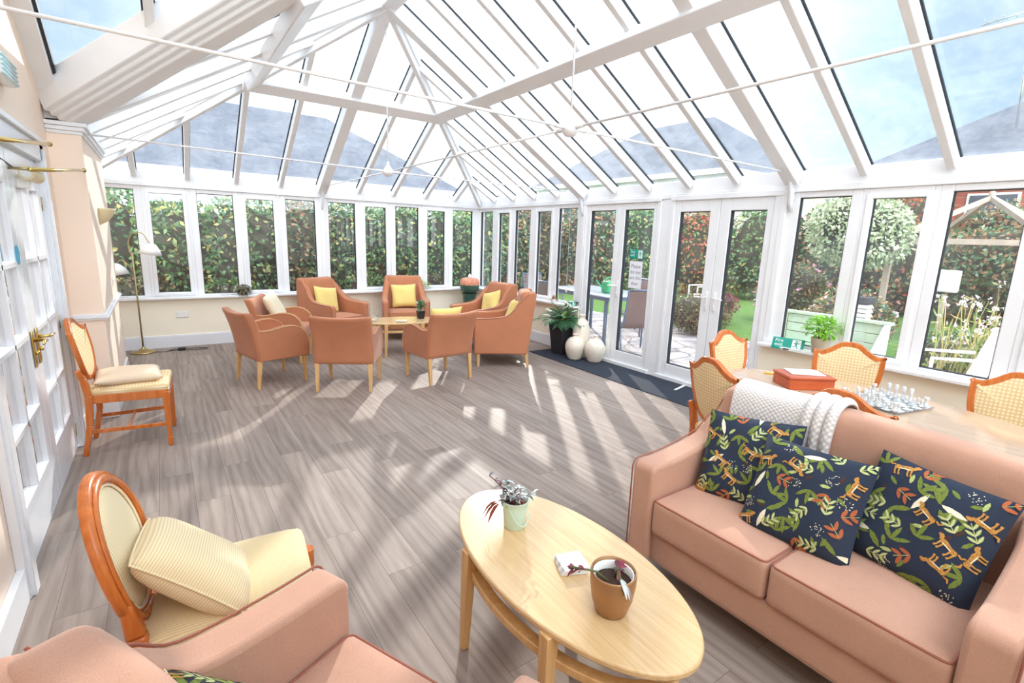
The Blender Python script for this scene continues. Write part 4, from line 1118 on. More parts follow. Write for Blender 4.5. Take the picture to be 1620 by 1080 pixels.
# throw over the sofa back
def throw():
    m = MB(); nu, nv = 34, 80
    # path over the back: front face, crest, rear face (sofa local x, z)
    path = smooth_poly([(-0.180, 0.60), (-0.186, 0.72), (-0.196, 0.82), (-0.215, 0.885), (-0.27, 0.918), (-0.345, 0.905), (-0.372, 0.86), (-0.37, 0.72), (-0.36, 0.56)], 6)
    N = len(path) - 1; uv = []
    def F(s, k, lift):
        i = min(N - 1, int(s * N)); fr = s * N - i
        x = path[i][0] * (1 - fr) + path[i + 1][0] * fr; z = path[i][1] * (1 - fr) + path[i + 1][1] * fr
        dx, dz = path[i + 1][0] - path[i][0], path[i + 1][1] - path[i][1]; L = math.hypot(dx, dz); nx, nz = -dz / L, dx / L
        nx, nz = (-nx, -nz) if (nx * 0.1 + nz * 0.5 < 0 and z > 0.9) else (nx, nz)
        return x, z, nx, nz
    y0, y1 = -0.56, -0.08
    def P(a, b):
        x, z, nx, nz = F(a, b, 0)
        # outward: away from the middle of the back slab
        cx = -0.28; ox, oz = x - cx, z - 0.80; l = math.hypot(ox, oz); ox, oz = ox / l, oz / l
        r = 0.004
        if b > 0.70: r += 0.026 * abs(math.sin((b - 0.70) / 0.30 * PI * 3)) ** 0.6
        r += 0.003 * math.sin(7 * b + 3 * a)
        yy = y0 + (y1 - y0) * b + 0.03 * a * b
        lx, lz = x + ox * r, z + oz * r
        return sofa_pt(lx, yy, lz + 0.006 * (1 - (2 * yy / 1.34) ** 2))
    m.grid(P, nu, nv)
    o = m.build('knitted_throw', 'knit', None, smooth=True)
    uvl = o.data.uv_layers.new(name='UVMap')
    for poly in o.data.polygons:
        for li in poly.loop_indices:
            vi = o.data.loops[li].vertex_index; i, j = divmod(vi, nv + 1)
            uvl.data[li].uv = (i / nu * 1.0, j / nv * 0.62)
    s = o.modifiers.new('solid', 'SOLIDIFY'); s.thickness = 0.008; s.offset = 1
    return tag(o, 'oatmeal waffle knit throw folded over the back of the sofa', 'throw')
throw()

# ------------------------------------------------------------ wooden chairs
def offset_poly(poly, d):
    P = [np.array(p) for p in poly]; n = len(P); o = []
    for i in range(n):
        a, b, c = P[i - 1], P[i], P[(i + 1) % n]
        t1 = (b - a) / (np.linalg.norm(b - a) + 1e-9); t2 = (c - b) / (np.linalg.norm(c - b) + 1e-9)
        n1 = np.array([t1[1], -t1[0]]); n2 = np.array([t2[1], -t2[0]]); nn = n1 + n2; nn = nn / (np.linalg.norm(nn) + 1e-9)
        k = d / max(0.5, float(nn @ n1)); o.append(tuple(b + nn * k))
    return o
def ring(m, outer, inner, a, b, fn=None):
    n = len(outer)
    def P(u, v, t):
        q = (t, u, v); return fn(q) if fn else q
    vs = [P(u, v, a) for u, v in outer] + [P(u, v, a) for u, v in inner] + [P(u, v, b) for u, v in outer] + [P(u, v, b) for u, v in inner]
    fs = []
    for i in range(n):
        j = (i + 1) % n
        fs += [(i, j, n + j, n + i), (2 * n + i, 3 * n + i, 3 * n + j, 2 * n + j), (i, 2 * n + i, 2 * n + j, j), (n + i, n + j, 3 * n + j, 3 * n + i)]
    m.add(vs, fs)
def dome(m, poly, c, x_, s, rise, sink, ln):
    rings = (0.15, 0.35, 0.55, 0.75, 0.9, 1.0); k = len(poly)
    vs = [ln((x_ + s * rise, *c))]
    for r in rings: vs += [ln((x_ + s * (rise - (rise + sink) * r ** 4), c[0] + (u - c[0]) * r, c[1] + (v - c[1]) * r)) for u, v in poly]
    fs = [(0, 1 + i, 1 + (i + 1) % k) for i in range(k)]
    for q in range(len(rings) - 1): fs += [(1 + q * k + i, 1 + (q + 1) * k + i, 1 + (q + 1) * k + (i + 1) % k, 1 + q * k + (i + 1) % k) for i in range(k)]
    m.add(vs, [f[::s] for f in fs])
def signed(poly): return sum(poly[i][0] * poly[(i + 1) % len(poly)][1] - poly[(i + 1) % len(poly)][0] * poly[i][1] for i in range(len(poly)))
def shield_chair(name, label):
    t = thing(name, label, 'dining chair')
    half = smooth_poly([(0.0, 0.955), (0.06, 0.945), (0.115, 0.905), (0.165, 0.878), (0.212, 0.878)], 4) + smooth_poly([(0.216, 0.872), (0.214, 0.78), (0.198, 0.68), (0.15, 0.575), (0.08, 0.525), (0.0, 0.51)], 4)
    outer = half + [(-a, b) for a, b in half[::-1][1:-1]]
    if signed(outer) < 0: outer = outer[::-1]
    inner = offset_poly(outer, -0.034); pan = offset_poly(outer, -0.024)
    ln = lambda q: (q[0] - 0.15 * (q[2] - 0.47) - 0.06 * (q[2] - 0.47) ** 2 + 0.5 * q[1] ** 2, q[1], q[2])
    m = MB(); ring(m, outer, inner, -0.245, -0.213, ln); m.build('shield_frame', 'beech', t, bevel=0.009, seg=3)
    m = MB()
    c = (0, 0.72)
    for x_, s in ((-0.208, 1), (-0.248, -1)):
        dome(m, pan, c, x_, s, 0.006, 0.008, ln)
    m.build('back_pad', 'check', t, smooth=True)
    for s in (-1, 1):
        m = MB()
        pts = [(-0.285, s * 0.185, 0.0), (-0.24, s * 0.185, 0.22), (-0.225, s * 0.185, 0.44), (-0.245, s * 0.19, 0.56), (-0.265, s * 0.203, 0.62)]
        for i in range(4): m.bar(pts[i], pts[i + 1], (0.030, 0.038, 0.042, 0.036)[i], (0.038, 0.042, 0.036, 0.026)[i])
        m.build('rear_leg', 'beech', t, bevel=0.004)
        m = MB(); m.bar((0.215, s * 0.215, 0.42), (0.215, s * 0.215, 0.07), 0.042, 0.028); m.bar((0.215, s * 0.215, 0.07), (0.215, s * 0.215, 0.055), 0.038, 0.038); m.bar((0.215, s * 0.215, 0.055), (0.215, s * 0.215, 0.0), 0.036, 0.024)
        m.build('front_leg', 'beech', t, bevel=0.003)
        MB().beam((-0.22, s * 0.185, 0.435), (0.225, s * 0.215, 0.435), 0.024, 0.06).build('seat_rail', 'beech', t, bevel=0.003)
        MB().beam((-0.25, s * 0.185, 0.185), (0.215, s * 0.215, 0.185), 0.014, 0.028).build('stretcher', 'beech', t, bevel=0.003)
    MB().beam((0.225, -0.23, 0.435), (0.225, 0.23, 0.435), 0.024, 0.06).build('seat_rail', 'beech', t, bevel=0.003)
    MB().beam((-0.225, -0.19, 0.435), (-0.225, 0.19, 0.435), 0.024, 0.06).build('seat_rail', 'beech', t, bevel=0.003)
    MB().beam((-0.03, -0.2, 0.178), (-0.03, 0.2, 0.178), 0.014, 0.022).build('stretcher', 'beech', t, bevel=0.003)
    def tp(p): k = (p[0] + 0.24) / 0.48; return (p[0], p[1] * (0.86 + 0.16 * k), p[2])
    MB().rbox((0.0, 0, 0.455), (0.475, 0.45, 0.055), 0.022, 8, (0.018, 0), fn=tp).build('seat', 'check', t, smooth=True)
    return t
G_D = 'shield backed dining chairs at the oval table'
sc = shield_chair('dining_chair', 'shield backed dining chair alone by the house wall with a cushion on its seat')
sc.location = (-5.165, -3.61, 0); sc.rotation_euler = (0, 0, R(-4))
DC = [(-2.00, -6.57, -17, 'shield backed dining chair seen from behind just past the sofa arm'),
      (-1.336, -6.257, -93, 'shield backed dining chair at the far end of the table before the garden doors'),
      (-1.20, -6.76, 198, 'shield backed dining chair on the window side behind the wooden box'),
      (-2.01, -7.19, 0, 'shield backed dining chair whose top rail rises behind the sofa throw'),
      (-1.27, -7.60, 185, 'sunlit shield backed dining chair cut off by the right photo edge')]
for x, y, a, lb in DC: dup(sc, (x, y, 0), R(a), lb, G_D)
p = pillow('seat_cushion', 'flat beige cushion on the dining chair by the house wall', 'beige', 0.40, 0.40, 0.085, pinch=0.04)
pose(p, (-5.18, -3.61, 0.520), (0.02, 0, 1), (0, 1, 0.02), R(3))

def oval_back_chair():
    t = thing('salon_chair', 'round backed wooden chair with gold striped seat in the left foreground', 'chair')
    el = [(0.21 * math.cos(a), 0.695 + 0.225 * math.sin(a)) for a in np.linspace(0, 2 * PI, 41)[:-1]]
    ln = lambda q: (q[0] - 0.21 * (q[2] - 0.47) + 0.3 * q[1] ** 2, q[1], q[2])
    inn = offset_poly(el, -0.045); mid = offset_poly(el, -0.012); mid2 = offset_poly(el, -0.034)
    m = MB(); ring(m, el, inn, -0.262, -0.232, ln); m.build('oval_frame', 'beech', t, bevel=0.011, seg=3)
    m = MB(); ring(m, mid, mid2, -0.236, -0.223, ln); m.build('frame_moulding', 'beech', t, bevel=0.006, seg=2)
    pp = offset_poly(el, -0.04)
    m = MB()
    for x_, s in ((-0.238, 1), (-0.256, -1)):
        dome(m, pp, (0, 0.695), x_, s, 0.022, 0.004, ln)
    pd = m.build('back_pad', 'gold_stripe_back', t, smooth=True)
    e = [ln((-0.234, u, v)) for u, v in offset_poly(el, -0.043)]
    MB().tube(e, 0.004, 6, True).build('piping', 'cream_cushion', pd, smooth=True)
    for s in (-1, 1):
        m = MB(); pts = [(-0.31, s * 0.17, 0.0), (-0.26, s * 0.175, 0.2), (-0.235, s * 0.18, 0.42), (-0.245, s * 0.175, 0.52), (-0.262, s * 0.17, 0.62)]
        for i in range(4): m.bar(pts[i], pts[i + 1], (0.028, 0.036, 0.046, 0.046)[i], (0.036, 0.046, 0.046, 0.030)[i])
        m.build('rear_leg', 'beech', t, bevel=0.008)
        m = MB(); m.tube([(0.22, s * 0.19, 0.42), (0.22, s * 0.19, 0.36), (0.22, s * 0.19, 0.34), (0.22, s * 0.19, 0.0)], [0.026, 0.026, 0.022, 0.012], 12); m.build('front_leg', 'beech', t, smooth='auto')
    def tp(p): k = (p[0] + 0.25) / 0.5; return (p[0], p[1] * (0.80 + 0.22 * math.sin(min(1, k) * PI * 0.62)), p[2])
    MB().rbox((-0.015, 0, 0.415), (0.47, 0.48, 0.06), 0.02, 8, fn=tp).build('seat_rail', 'beech', t, smooth=True)
    st = MB().rbox((-0.015, 0, 0.465), (0.46, 0.475, 0.07), 0.033, 10, (0.02, 0), fn=tp).build('seat', 'gold_stripe', t, smooth=True)
    return t
oc = oval_back_chair(); oc.location = (-4.785, -6.50, 0); oc.rotation_euler = (0, 0, R(-6))
p = pillow('ribbed_cushion', 'gold ribbed cushion slumped on the round backed chair', 'gold_cushion', 0.38, 0.34, 0.14, pipe='gold_cushion', pinch=0.09, sag=0.02)
pose(p, (-4.90, -6.50, 0.59), (0.66, 0.08, 0.74), (-0.8, 0.0, 0.6), R(-10))

# ------------------------------------------------------------ tables
def oval(a, b, n=64, c=(0, 0)): return [(c[0] + a * math.cos(2 * PI * i / n), c[1] + b * math.sin(2 * PI * i / n)) for i in range(n)]
def oval_coffee(label, a=0.285, b=0.575, zt=0.455):
    t = thing('coffee_table', label, 'coffee table')
    MB().prism(oval(a, b), zt - 0.024, zt, 'xy').build('table_top', 'oak_top', t, bevel=0.006)
    MB().prism(oval(a - 0.05, b - 0.08), zt - 0.055, zt - 0.022, 'xy').build('under_frame', 'oak', t)
    lx, ly = a * 0.86, b * 0.42
    for sx in (1, -1):
        for sy in (1, -1):
            MB().bar((sx * lx, sy * ly, zt - 0.02), (sx * (lx + 0.012), sy * (ly + 0.01), 0), 0.046, 0.03).build('leg', 'oak', t, bevel=0.004)
    m = MB(); o_ = oval(a - 0.012, b - 0.06); i_ = oval(a - 0.055, b - 0.103); n = len(o_)
    z0, z1 = zt - 0.135, zt - 0.105
    vs = [(x, y, z) for z in (z0, z1) for x, y in o_] + [(x, y, z) for z in (z0, z1) for x, y in i_]
    fs = []
    for k in range(n):
        j = (k + 1) % n
        fs += [(k, j, n + j, n + k), (n + k, n + j, 3 * n + j, 3 * n + k), (2 * n + j, 2 * n + k, 3 * n + k, 3 * n + j), (j, k, 2 * n + k, 2 * n + j)]
    m.add(vs, fs); m.build('ring_rail', 'oak', t, bevel=0.004)
    return t
ct = oval_coffee('oval oak coffee table in the foreground with two potted plants'); ct.location = (-3.79, -6.925, 0)
ct2 = copy_tree(ct); ct2['label'] = 'oval oak coffee table in the ring of far armchairs'; ct2.location = (-2.27, -1.72, 0); ct2.rotation_euler = (0, 0, R(78))
t = thing('dining_table', 'long oval polished dining table beyond the sofa', 'dining table', (-1.70, -7.08, 0))
MB().prism(oval(0.475, 0.89), 0.715, 0.742, 'xy').build('table_top', 'table_top', t, bevel=0.008)
MB().prism(oval(0.40, 0.80), 0.655, 0.716, 'xy').build('apron', 'beech', t)
for sx in (1, -1):
    for sy in (1, -1): MB().bar((sx * 0.26, sy * 0.55, 0.70), (sx * 0.28, sy * 0.6, 0), 0.06, 0.04).build('leg', 'beech', t, bevel=0.006)

# ------------------------------------------------------------ leaf helpers
rnd = random.Random(7)
def leaf(m, p, d, L, w_, droop=0.3, fold=0.15, mi=0, nseg=3):
    """blade from p along d, arching down"""
    p = Vector(p); d = Vector(d).normalized(); up = Vector((0, 0, 1))
    s = d.cross(up)
    s = s.normalized() if s.length > 1e-3 else Vector((1, 0, 0))
    nn = s.cross(d).normalized()
    vs = []; fs = []
    for i in range(nseg + 1):
        k = i / nseg; q = p + d * L * k + Vector((0, 0, -1)) * droop * L * k * k
        ww = w_ / 2 * (math.sin(PI * (0.08 + 0.9 * k)) ** 0.8)
        vs += [q - s * ww + nn * fold * ww, q, q + s * ww + nn * fold * ww]
    for i in range(nseg):
        a = i * 3; fs += [(a, a + 3, a + 4, a + 1), (a + 1, a + 4, a + 5, a + 2)]
    m.add(vs, fs, mi)
def rdir(r, up=0.0):
    a = r.uniform(0, 2 * PI); z = r.uniform(-1, 1); k = math.sqrt(1 - z * z); return Vector((k * math.cos(a), k * math.sin(a), z + up)).normalized()
def simple_leaf(m, p, d, n, L, w_, mi=0):
    p = Vector(p); d = Vector(d).normalized(); s = d.cross(Vector(n)).normalized()
    m.add([p, p + d * L * 0.45 + s * w_ / 2, p + d * L, p + d * L * 0.45 - s * w_ / 2], [(0, 1, 2, 3)], mi)

# ------------------------------------------------------------ things on the near coffee table
ZC = 0.455
t = thing('potted_inch_plant', 'silver and maroon leaved plant in a mint bucket pot', 'potted plant', (-3.815, -6.665, ZC))
m = MB(); m.lathe([(0.040, 0), (0.043, 0.004), (0.050, 0.085), (0.055, 0.115), (0.058, 0.119), (0.055, 0.121), (0.050, 0.115), (0.046, 0.09), (0.0, 0.09)], n=32, cap=False); m.lathe([(0.0, 0), (0.04, 0)], n=32, cap=False)
m.build('bucket_pot', 'mint', t, smooth=True)
MB().lathe([(0.0, 0.104), (0.03, 0.102), (0.049, 0.098)], n=20, cap=False).build('bark_mulch', 'bark', t, smooth=True)
h = [(0.056 * math.cos(a) - 0.0, 0.056 * math.sin(a), 0.10 - 0.075 * math.sin((a - PI * 0.95) / 1.1 * PI) ) for a in np.linspace(PI * 0.95, PI * 0.95 + 1.1, 12)]
MB().tube([(0.058 * math.cos(a), 0.058 * math.sin(a), 0.10 - 0.075 * math.sin((a + 2.6) / 2.2 * PI)) for a in np.linspace(-2.6, -0.4, 16)], 0.0018, 6).build('wire_handle', 'mint', t, smooth=True)
st = MB(); lv = MB(); rd = random.Random(3)
tw = Vector((-0.84, 0.54, 0))
for k in range(13):
    a = rd.uniform(0, 2 * PI); b = Vector((0.03 * math.cos(a), 0.03 * math.sin(a), 0.1))
    lean_ = Vector((rd.uniform(-1.0, 0.5), rd.uniform(-0.6, 0.7), rd.uniform(0.4, 1.0))).normalized() if k > 2 else Vector((-0.50, 0.30, 0.85)).normalized()
    L = rd.uniform(0.06, 0.13) if k > 2 else 0.165 - 0.03 * k
    pts = [b + lean_ * L * s + Vector((0, 0, -0.03)) * s * s for s in (0, .25, .5, .75, 1)]
    st.tube(pts, 0.0022, 5)
    for i in range(1, 5):
        for s in (0, 1):
            dd = rdir(rd, 0.1); leaf(lv, pts[i], (dd.x, dd.y, abs(dd.z) * 0.5 + 0.1), rd.uniform(0.032, 0.048), rd.uniform(0.010, 0.015), 0.5, 0.3)
st.tube([(-0.01, 0.0, 0.10), (-0.035, 0.02, 0.135), (-0.058, 0.035, 0.108)], 0.0022, 5); st.build('stems', 'leaf_purple', t, smooth=True); lv.build('leaves', 'leaf_silver', t, smooth=True)
m = MB()
for q in range(3): leaf(m, (-0.06, 0.03 + q * 0.01, 0.10), (-0.4 - q * 0.2, 0.2 * q, -0.2), 0.055, 0.02, 0.8, 0.4)
m.build('withered_leaf', 'leaf_rust', t, smooth=True)
t = thing('bronze_plant_pot', 'drooping purple plant in a tapered bronze pot', 'potted plant', (-3.825, -7.215, ZC))
m = MB(); m.lathe([(0.0, 0), (0.046, 0), (0.050, 0.004), (0.064, 0.05), (0.071, 0.10), (0.072, 0.135), (0.0705, 0.142), (0.067, 0.140), (0.064, 0.12), (0.06, 0.10), (0.0, 0.10)], n=40, cap=False)
m.build('tapered_pot', 'gold', t, smooth=True)
MB().lathe([(0.058, 0.095), (0.060, 0.132), (0.0635, 0.134), (0.0635, 0.13)], n=32, cap=False).build('inner_pot', 'white_plastic', t, smooth=True)
MB().lathe([(0.0, 0.110), (0.03, 0.112), (0.058, 0.106)], n=20, cap=False).build('soil', 'soil', t, smooth=True)
m = MB(); m.tube([(-0.02, 0.0, 0.11), (-0.055, 0.02, 0.145), (-0.085, 0.045, 0.15), (-0.12, 0.07, 0.155)], 0.003, 6)
m.tube([(0.01, 0.0, 0.11), (0.0, -0.01, 0.15), (-0.02, -0.045, 0.15), (-0.03, -0.075, 0.115)], 0.0035, 6); m.build('stems', 'stem', t, smooth=True)
m = MB(); rd = random.Random(9)
for k in range(16):
    s = rd.uniform(0.4, 1.0); leaf(m, (-0.055 - 0.07 * s, 0.02 + 0.05 * s, 0.148), rdir(rd, 0.3), 0.026, 0.014, 0.3, 0.3)
for k in range(6): leaf(m, (0.02 + 0.02 * rd.random(), 0.01, 0.13), rdir(rd, 0.6), 0.034, 0.02, 0.3, 0.3)
m.build('purple_leaves', 'leaf_purple', t, smooth=True)
m = MB()
for k in range(3): leaf(m, (-0.02, -0.045, 0.148), (-0.3 + 0.2 * k, -0.8, 0.1 - 0.1 * k), 0.05, 0.013, 0.8, 0.3)
leaf(m, (0.0, -0.01, 0.14), (-0.2, -0.2, 0.8), 0.045, 0.016, 0.3, 0.3); m.build('striped_leaves', 'leaf_silver', t, smooth=True)
cm = mat_stripe('limed_board_print', (200, 204, 206), (240, 242, 244), 9, 'y', 0.35, sharp=(0.2, 0.8))
for k in range(4):
    o = MB().rbox((0, 0, 0), (0.098, 0.098, 0.0052), 0.0024, 6).build('coaster', cm, None, smooth=True)
    o.location = (-3.793 + 0.0015 * k, -6.985 - 0.001 * k, ZC + 0.0035 + k * 0.0062); o.rotation_euler = (0, 0, R(-24 + k * 2.2))
    tag(o, ('square white coaster, %s of the stack on the near coffee table') % ('bottom', 'second from the bottom', 'third from the bottom', 'top')[k], 'coaster', 'stack of square white coasters')

# ------------------------------------------------------------ things on the far coffee table
t = thing('potted_jade_plant', 'small dark green plant in a square black pot on the far coffee table', 'potted plant', (-1.98, -1.72, ZC))
m = MB(); m.bar((0, 0, 0), (0, 0, 0.11), 0.075, 0.10); m.build('square_pot', 'black', t, bevel=0.004)
m = MB(); rd = random.Random(5)
for k in range(60):
    d = rdir(rd, 0.7); leaf(m, (d.x * 0.04, d.y * 0.04, 0.13 + rd.random() * 0.1), d, 0.06, 0.026, 0.2)
m.build('leaves', 'leaf_palm', t, smooth=True)
MB().tube([(0, 0, 0.1), (0, 0, 0.2)], 0.006, 6).build('stem', 'stem', t)
t = thing('glass_ornament', 'clear glass ornament at the left of the far coffee table', 'ornament', (-2.66, -1.72, ZC))
m = MB(); m.lathe([(0.0, 0), (0.05, 0.0), (0.065, 0.03), (0.055, 0.06), (0.03, 0.08), (0.028, 0.10)], n=20, cap=False); m.build('bowl', 'thin_glass', t, smooth=True)
m = MB()
for a in (0, 2.1, 4.2): m.tube([(0.02 * math.cos(a), 0.02 * math.sin(a), 0.09), (0.07 * math.cos(a), 0.07 * math.sin(a), 0.12), (0.05 * math.cos(a), 0.05 * math.sin(a), 0.165)], 0.009, 8)
m.build('spray', 'thin_glass', t, smooth=True)
t = thing('saucer', 'pale round saucer in the middle of the far coffee table', 'saucer', (-2.32, -1.86, ZC))
MB().lathe([(0, 0), (0.05, 0), (0.075, 0.012), (0.073, 0.015), (0.05, 0.005), (0, 0.004)], n=24, cap=False).build('dish', 'white_plastic', t, smooth=True)
MB().lathe([(0, 0.004), (0.04, 0.004), (0.038, 0.02), (0, 0.022)], n=20, cap=False).build('candle', 'beige', t, smooth=True)

# ------------------------------------------------------------ things on the dining table
ZT = 0.742
t = thing('wooden_box', 'reddish wooden box with papers on its lid on the dining table', 'box', (-1.62, -6.70, ZT), R(-35))
MB().bb(-0.14, 0.14, -0.10, 0.10, 0.0, 0.062).build('box_body', 'cherry', t, bevel=0.004)
MB().bb(-0.145, 0.145, -0.105, 0.105, 0.063, 0.082).build('lid', 'cherry', t, bevel=0.006)
o = MB().bb(-0.10, 0.10, -0.07, 0.07, 0, 0.006).build('papers', 'paper', None, bevel=0.001); o.location = (-1.60, -6.69, ZT + 0.083); o.rotation_euler = (0, 0, R(-42))
tag(o, 'white papers lying on the lid of the wooden box', 'papers')
t = thing('pen', 'yellow pen on the dining table beside the wooden box', 'pen', (-1.50, -6.46, ZT + 0.006), R(-52))
MB().tube([(-0.07, 0, 0), (0.06, 0, 0)], 0.0055, 8).build('barrel', 'pen_yellow', t, smooth=True); MB().tube([(0.06, 0, 0), (0.075, 0, 0)], [0.0045, 0.001], 8).build('tip', 'pen_yellow', t, smooth=True)
bd = thing('glass_chess_board', 'clear glass chess board on the dining table', 'chess board', (-1.56, -7.12, ZT), R(-12))
MB().bb(-0.17, 0.17, -0.17, 0.17, 0.004, 0.012).build('plate', 'thin_glass', bd, bevel=0.001)
fr = MB()
for i in range(8):
    for j in range(8):
        if (i + j) % 2: fr.bb(-0.16 + i * 0.04, -0.12 + i * 0.04, -0.16 + j * 0.04, -0.12 + j * 0.04, 0.0125, 0.013)
fr.build('frosted_squares', plain('frosted_glass', (236, 246, 248), 0.25, var=0.01), bd)
MB().bb(-0.15, 0.15, -0.15, 0.15, 0.0, 0.004).build('feet', 'thin_glass', bd)
frost = M['frost'] = base('frosted_chess_glass', (0.95, 0.97, 0.98), 0.35)[0]
S(frost.node_tree.nodes['Principled BSDF'], 'Transmission Weight', 0.35)
pawn = [(0.0, 0), (0.013, 0), (0.013, 0.005), (0.008, 0.010), (0.005, 0.022), (0.008, 0.025), (0.005, 0.028), (0.0085, 0.034), (0.0, 0.042)]
king = [(0.0, 0), (0.016, 0), (0.016, 0.007), (0.009, 0.014), (0.0065, 0.045), (0.011, 0.05), (0.007, 0.054), (0.012, 0.072), (0.008, 0.078), (0.0, 0.082)]
rook = [(0.0, 0), (0.015, 0), (0.015, 0.007), (0.009, 0.013), (0.0085, 0.036), (0.012, 0.04), (0.012, 0.052), (0.0, 0.052)]
protos = {}
for nm, pf in (('pawn', pawn), ('king', king), ('rook', rook)):
    me = MB().lathe(pf, n=16, cap=False).build('chess_' + nm, 'frost', None, smooth=True); protos[nm] = me
used = set()
nth = ('nearest the doors', 'second from the doors', 'third from the doors', 'fourth from the doors', 'fourth from the camera', 'third from the camera', 'second from the camera', 'nearest the camera')
def chess(kind, i, j, lab):
    o = protos[kind] if kind not in used else protos[kind].copy()
    if kind in used: COL.objects.link(o)
    used.add(kind)
    c, s = math.cos(R(-12)), math.sin(R(-12)); x, y = -0.14 + 0.04 * i, -0.14 + 0.04 * j
    o.location = (-1.56 + x * c - y * s, -7.12 + x * s + y * c, ZT + 0.0133); tag(o, lab, 'chess piece', 'clear glass chess pieces')
for j in range(8):
    for side, row, prow, fl in (('window side', 7, 6, 0), ('sofa side', 0, 1, 0)):
        kd = ('rook', 'pawn', 'king', 'king', 'king', 'king', 'pawn', 'rook')[j]
        where = 'far end' if j > 3 else 'near end'
        chess(kd, row, j, 'glass chess %s, back row, %s, %s' % ({'rook': 'castle', 'king': 'tall piece', 'pawn': 'short piece'}[kd], side, nth[7 - j]))
        chess('pawn', prow, j, 'glass chess pawn, front row, %s, %s' % (side, nth[7 - j]))

# ------------------------------------------------------------ by the garden doors
mt = MB().prism([(-0.64, -2.50), (-0.695, -5.56), (-0.08, -5.56), (-0.08, -2.50)], 0.001, 0.009, 'xy').build('door_mat', 'mat', None, bevel=0.002)
tag(mt, 'long dark navy matting strip inside the garden doors', 'doormat')
o = MB().prism([(-0.34, -4.83), (-0.08, -4.77), (-0.08, -4.735), (-0.34, -4.80)], 0.010, 0.012, 'xy').build('white_tape', 'white_plastic', None)
tag(o, 'white strip lying across the dark matting by the doors', 'strip')
t = thing('potted_palm', 'green palm in a tall charcoal planter left of the vases', 'potted plant', (-0.27, -2.80, 0.009))
m = MB(); m.bar((0, 0, 0), (0, 0, 0.44), 0.22, 0.31); m.build('planter', 'planter', t, bevel=0.01)
MB().bb(-0.135, 0.135, -0.135, 0.135, 0.43, 0.446).build('soil', 'soil', t)
lv = MB(); st = MB(); rd = random.Random(12)
for k in range(24):
    a = k * 2.4 + rd.uniform(-0.2, 0.2); L = rd.uniform(0.30, 0.46); e = rd.uniform(0.5, 1.25)
    d = Vector((math.cos(a) * math.cos(e), math.sin(a) * math.cos(e), math.sin(e)))
    if d.x > 0.05: d.x *= 0.15; d.normalize()
    pts = [Vector((0, 0, 0.44)) + d * L * s + Vector((0, 0, -1)) * 0.22 * s * s * (1.2 - math.sin(e) * 0.6) + Vector((d.x, d.y, 0)) * 0.06 * s * s for s in np.linspace(0, 1, 9)]
    st.tube(pts, 0.004, 5)
    for i in range(2, 9):
        for s in (-1, 1):
            tt = (pts[i] - pts[i - 1]).normalized(); sd = tt.cross(Vector((0, 0, 1))).normalized() * s
            leaf(lv, pts[i], tt * 0.7 + sd * 0.8, 0.15 * (1 - 0.4 * i / 9), 0.014, 0.35, 0.3)
            leaf(lv, (pts[i] + pts[i - 1]) / 2, tt * 0.7 + sd * 0.8, 0.15 * (1 - 0.4 * i / 9), 0.014, 0.35, 0.3)
st.build('stalks', 'stem', t, smooth=True); lv.build('fronds', 'leaf_palm', t, smooth=True)
m = MB(); rd = random.Random(2)
for k in range(8): leaf(m, (-0.10 + rd.random() * 0.08, -0.02 - rd.random() * 0.08, 0.50 + rd.random() * 0.08), rdir(rd, 0.2), 0.12, 0.075, 0.3, 0.1)
m.build('dry_leaves', 'leaf_cream', t, smooth=True)
def vase(prof, label, loc, holes=False):
    t = thing('ceramic_vase', label, 'vase', loc, 0, 'cracked white vases by the garden doors')
    pr = smooth_poly(prof, 4); MB().lathe([(max(0.0, r), z) for r, z in pr], n=36, cap=False).build('body', 'ceramic', t, smooth=True)
    top = prof[-1][1]; r = prof[-1][0]
    m = MB(); m.lathe([(r, top - 0.005), (r + 0.012, top), (r + 0.016, top + 0.012), (r + 0.01, top + 0.018), (r - 0.006, top + 0.012), (r - 0.008, top - 0.02)], n=28, cap=False); m.build('rim', 'ceramic', t, smooth=True)
    if holes:
        for an, z, sx, sz in ((-2.05, 0.44, 0.010, 0.02), (-2.25, 0.34, 0.007, 0.032), (-2.6, 0.25, 0.006, 0.01)):
            rr_ = np.interp(z, [p[1] for p in prof], [p[0] for p in prof]); m = MB()
            n = Vector((math.cos(an), math.sin(an), 0)); s = Vector((-n.y, n.x, 0))
            m.add([n * (rr_ + 0.0015) + s * sx * math.cos(q) * (1 + 0.3 * math.sin(3 * q)) + Vector((0, 0, z + sz * math.sin(q))) for q in np.linspace(0, 2 * PI, 12)[:-1]], [tuple(range(11))])
            m.build('dark_pit', 'soil', t)
    return t
vase([(0.0, 0), (0.10, 0.0), (0.115, 0.08), (0.118, 0.25), (0.115, 0.40), (0.08, 0.50), (0.042, 0.54), (0.034, 0.58)], 'tall cracked white ceramic vase standing behind the two round ones', (-0.20, -3.10, 0.009), True)
vase([(0.0, 0), (0.075, 0.0), (0.105, 0.05), (0.133, 0.15), (0.128, 0.22), (0.09, 0.285), (0.034, 0.315), (0.026, 0.335)], 'round cracked white ceramic vase on the left, nearest the planter', (-0.365, -3.17, 0.009))
vase([(0.0, 0), (0.075, 0.0), (0.105, 0.05), (0.133, 0.15), (0.128, 0.22), (0.09, 0.285), (0.030, 0.315), (0.020, 0.345)], 'round cracked white ceramic vase on the right, nearest the doors', (-0.225, -3.41, 0.009))
t = thing('fire_extinguisher_base', 'small red item on the floor against the wall beside the planter', 'red box', (-0.16, -2.50, 0.009))
MB().rbox((0, 0, 0.08), (0.09, 0.07, 0.16), 0.012, 5).build('case', 'red', t, smooth=True); t.name = 'red_box'
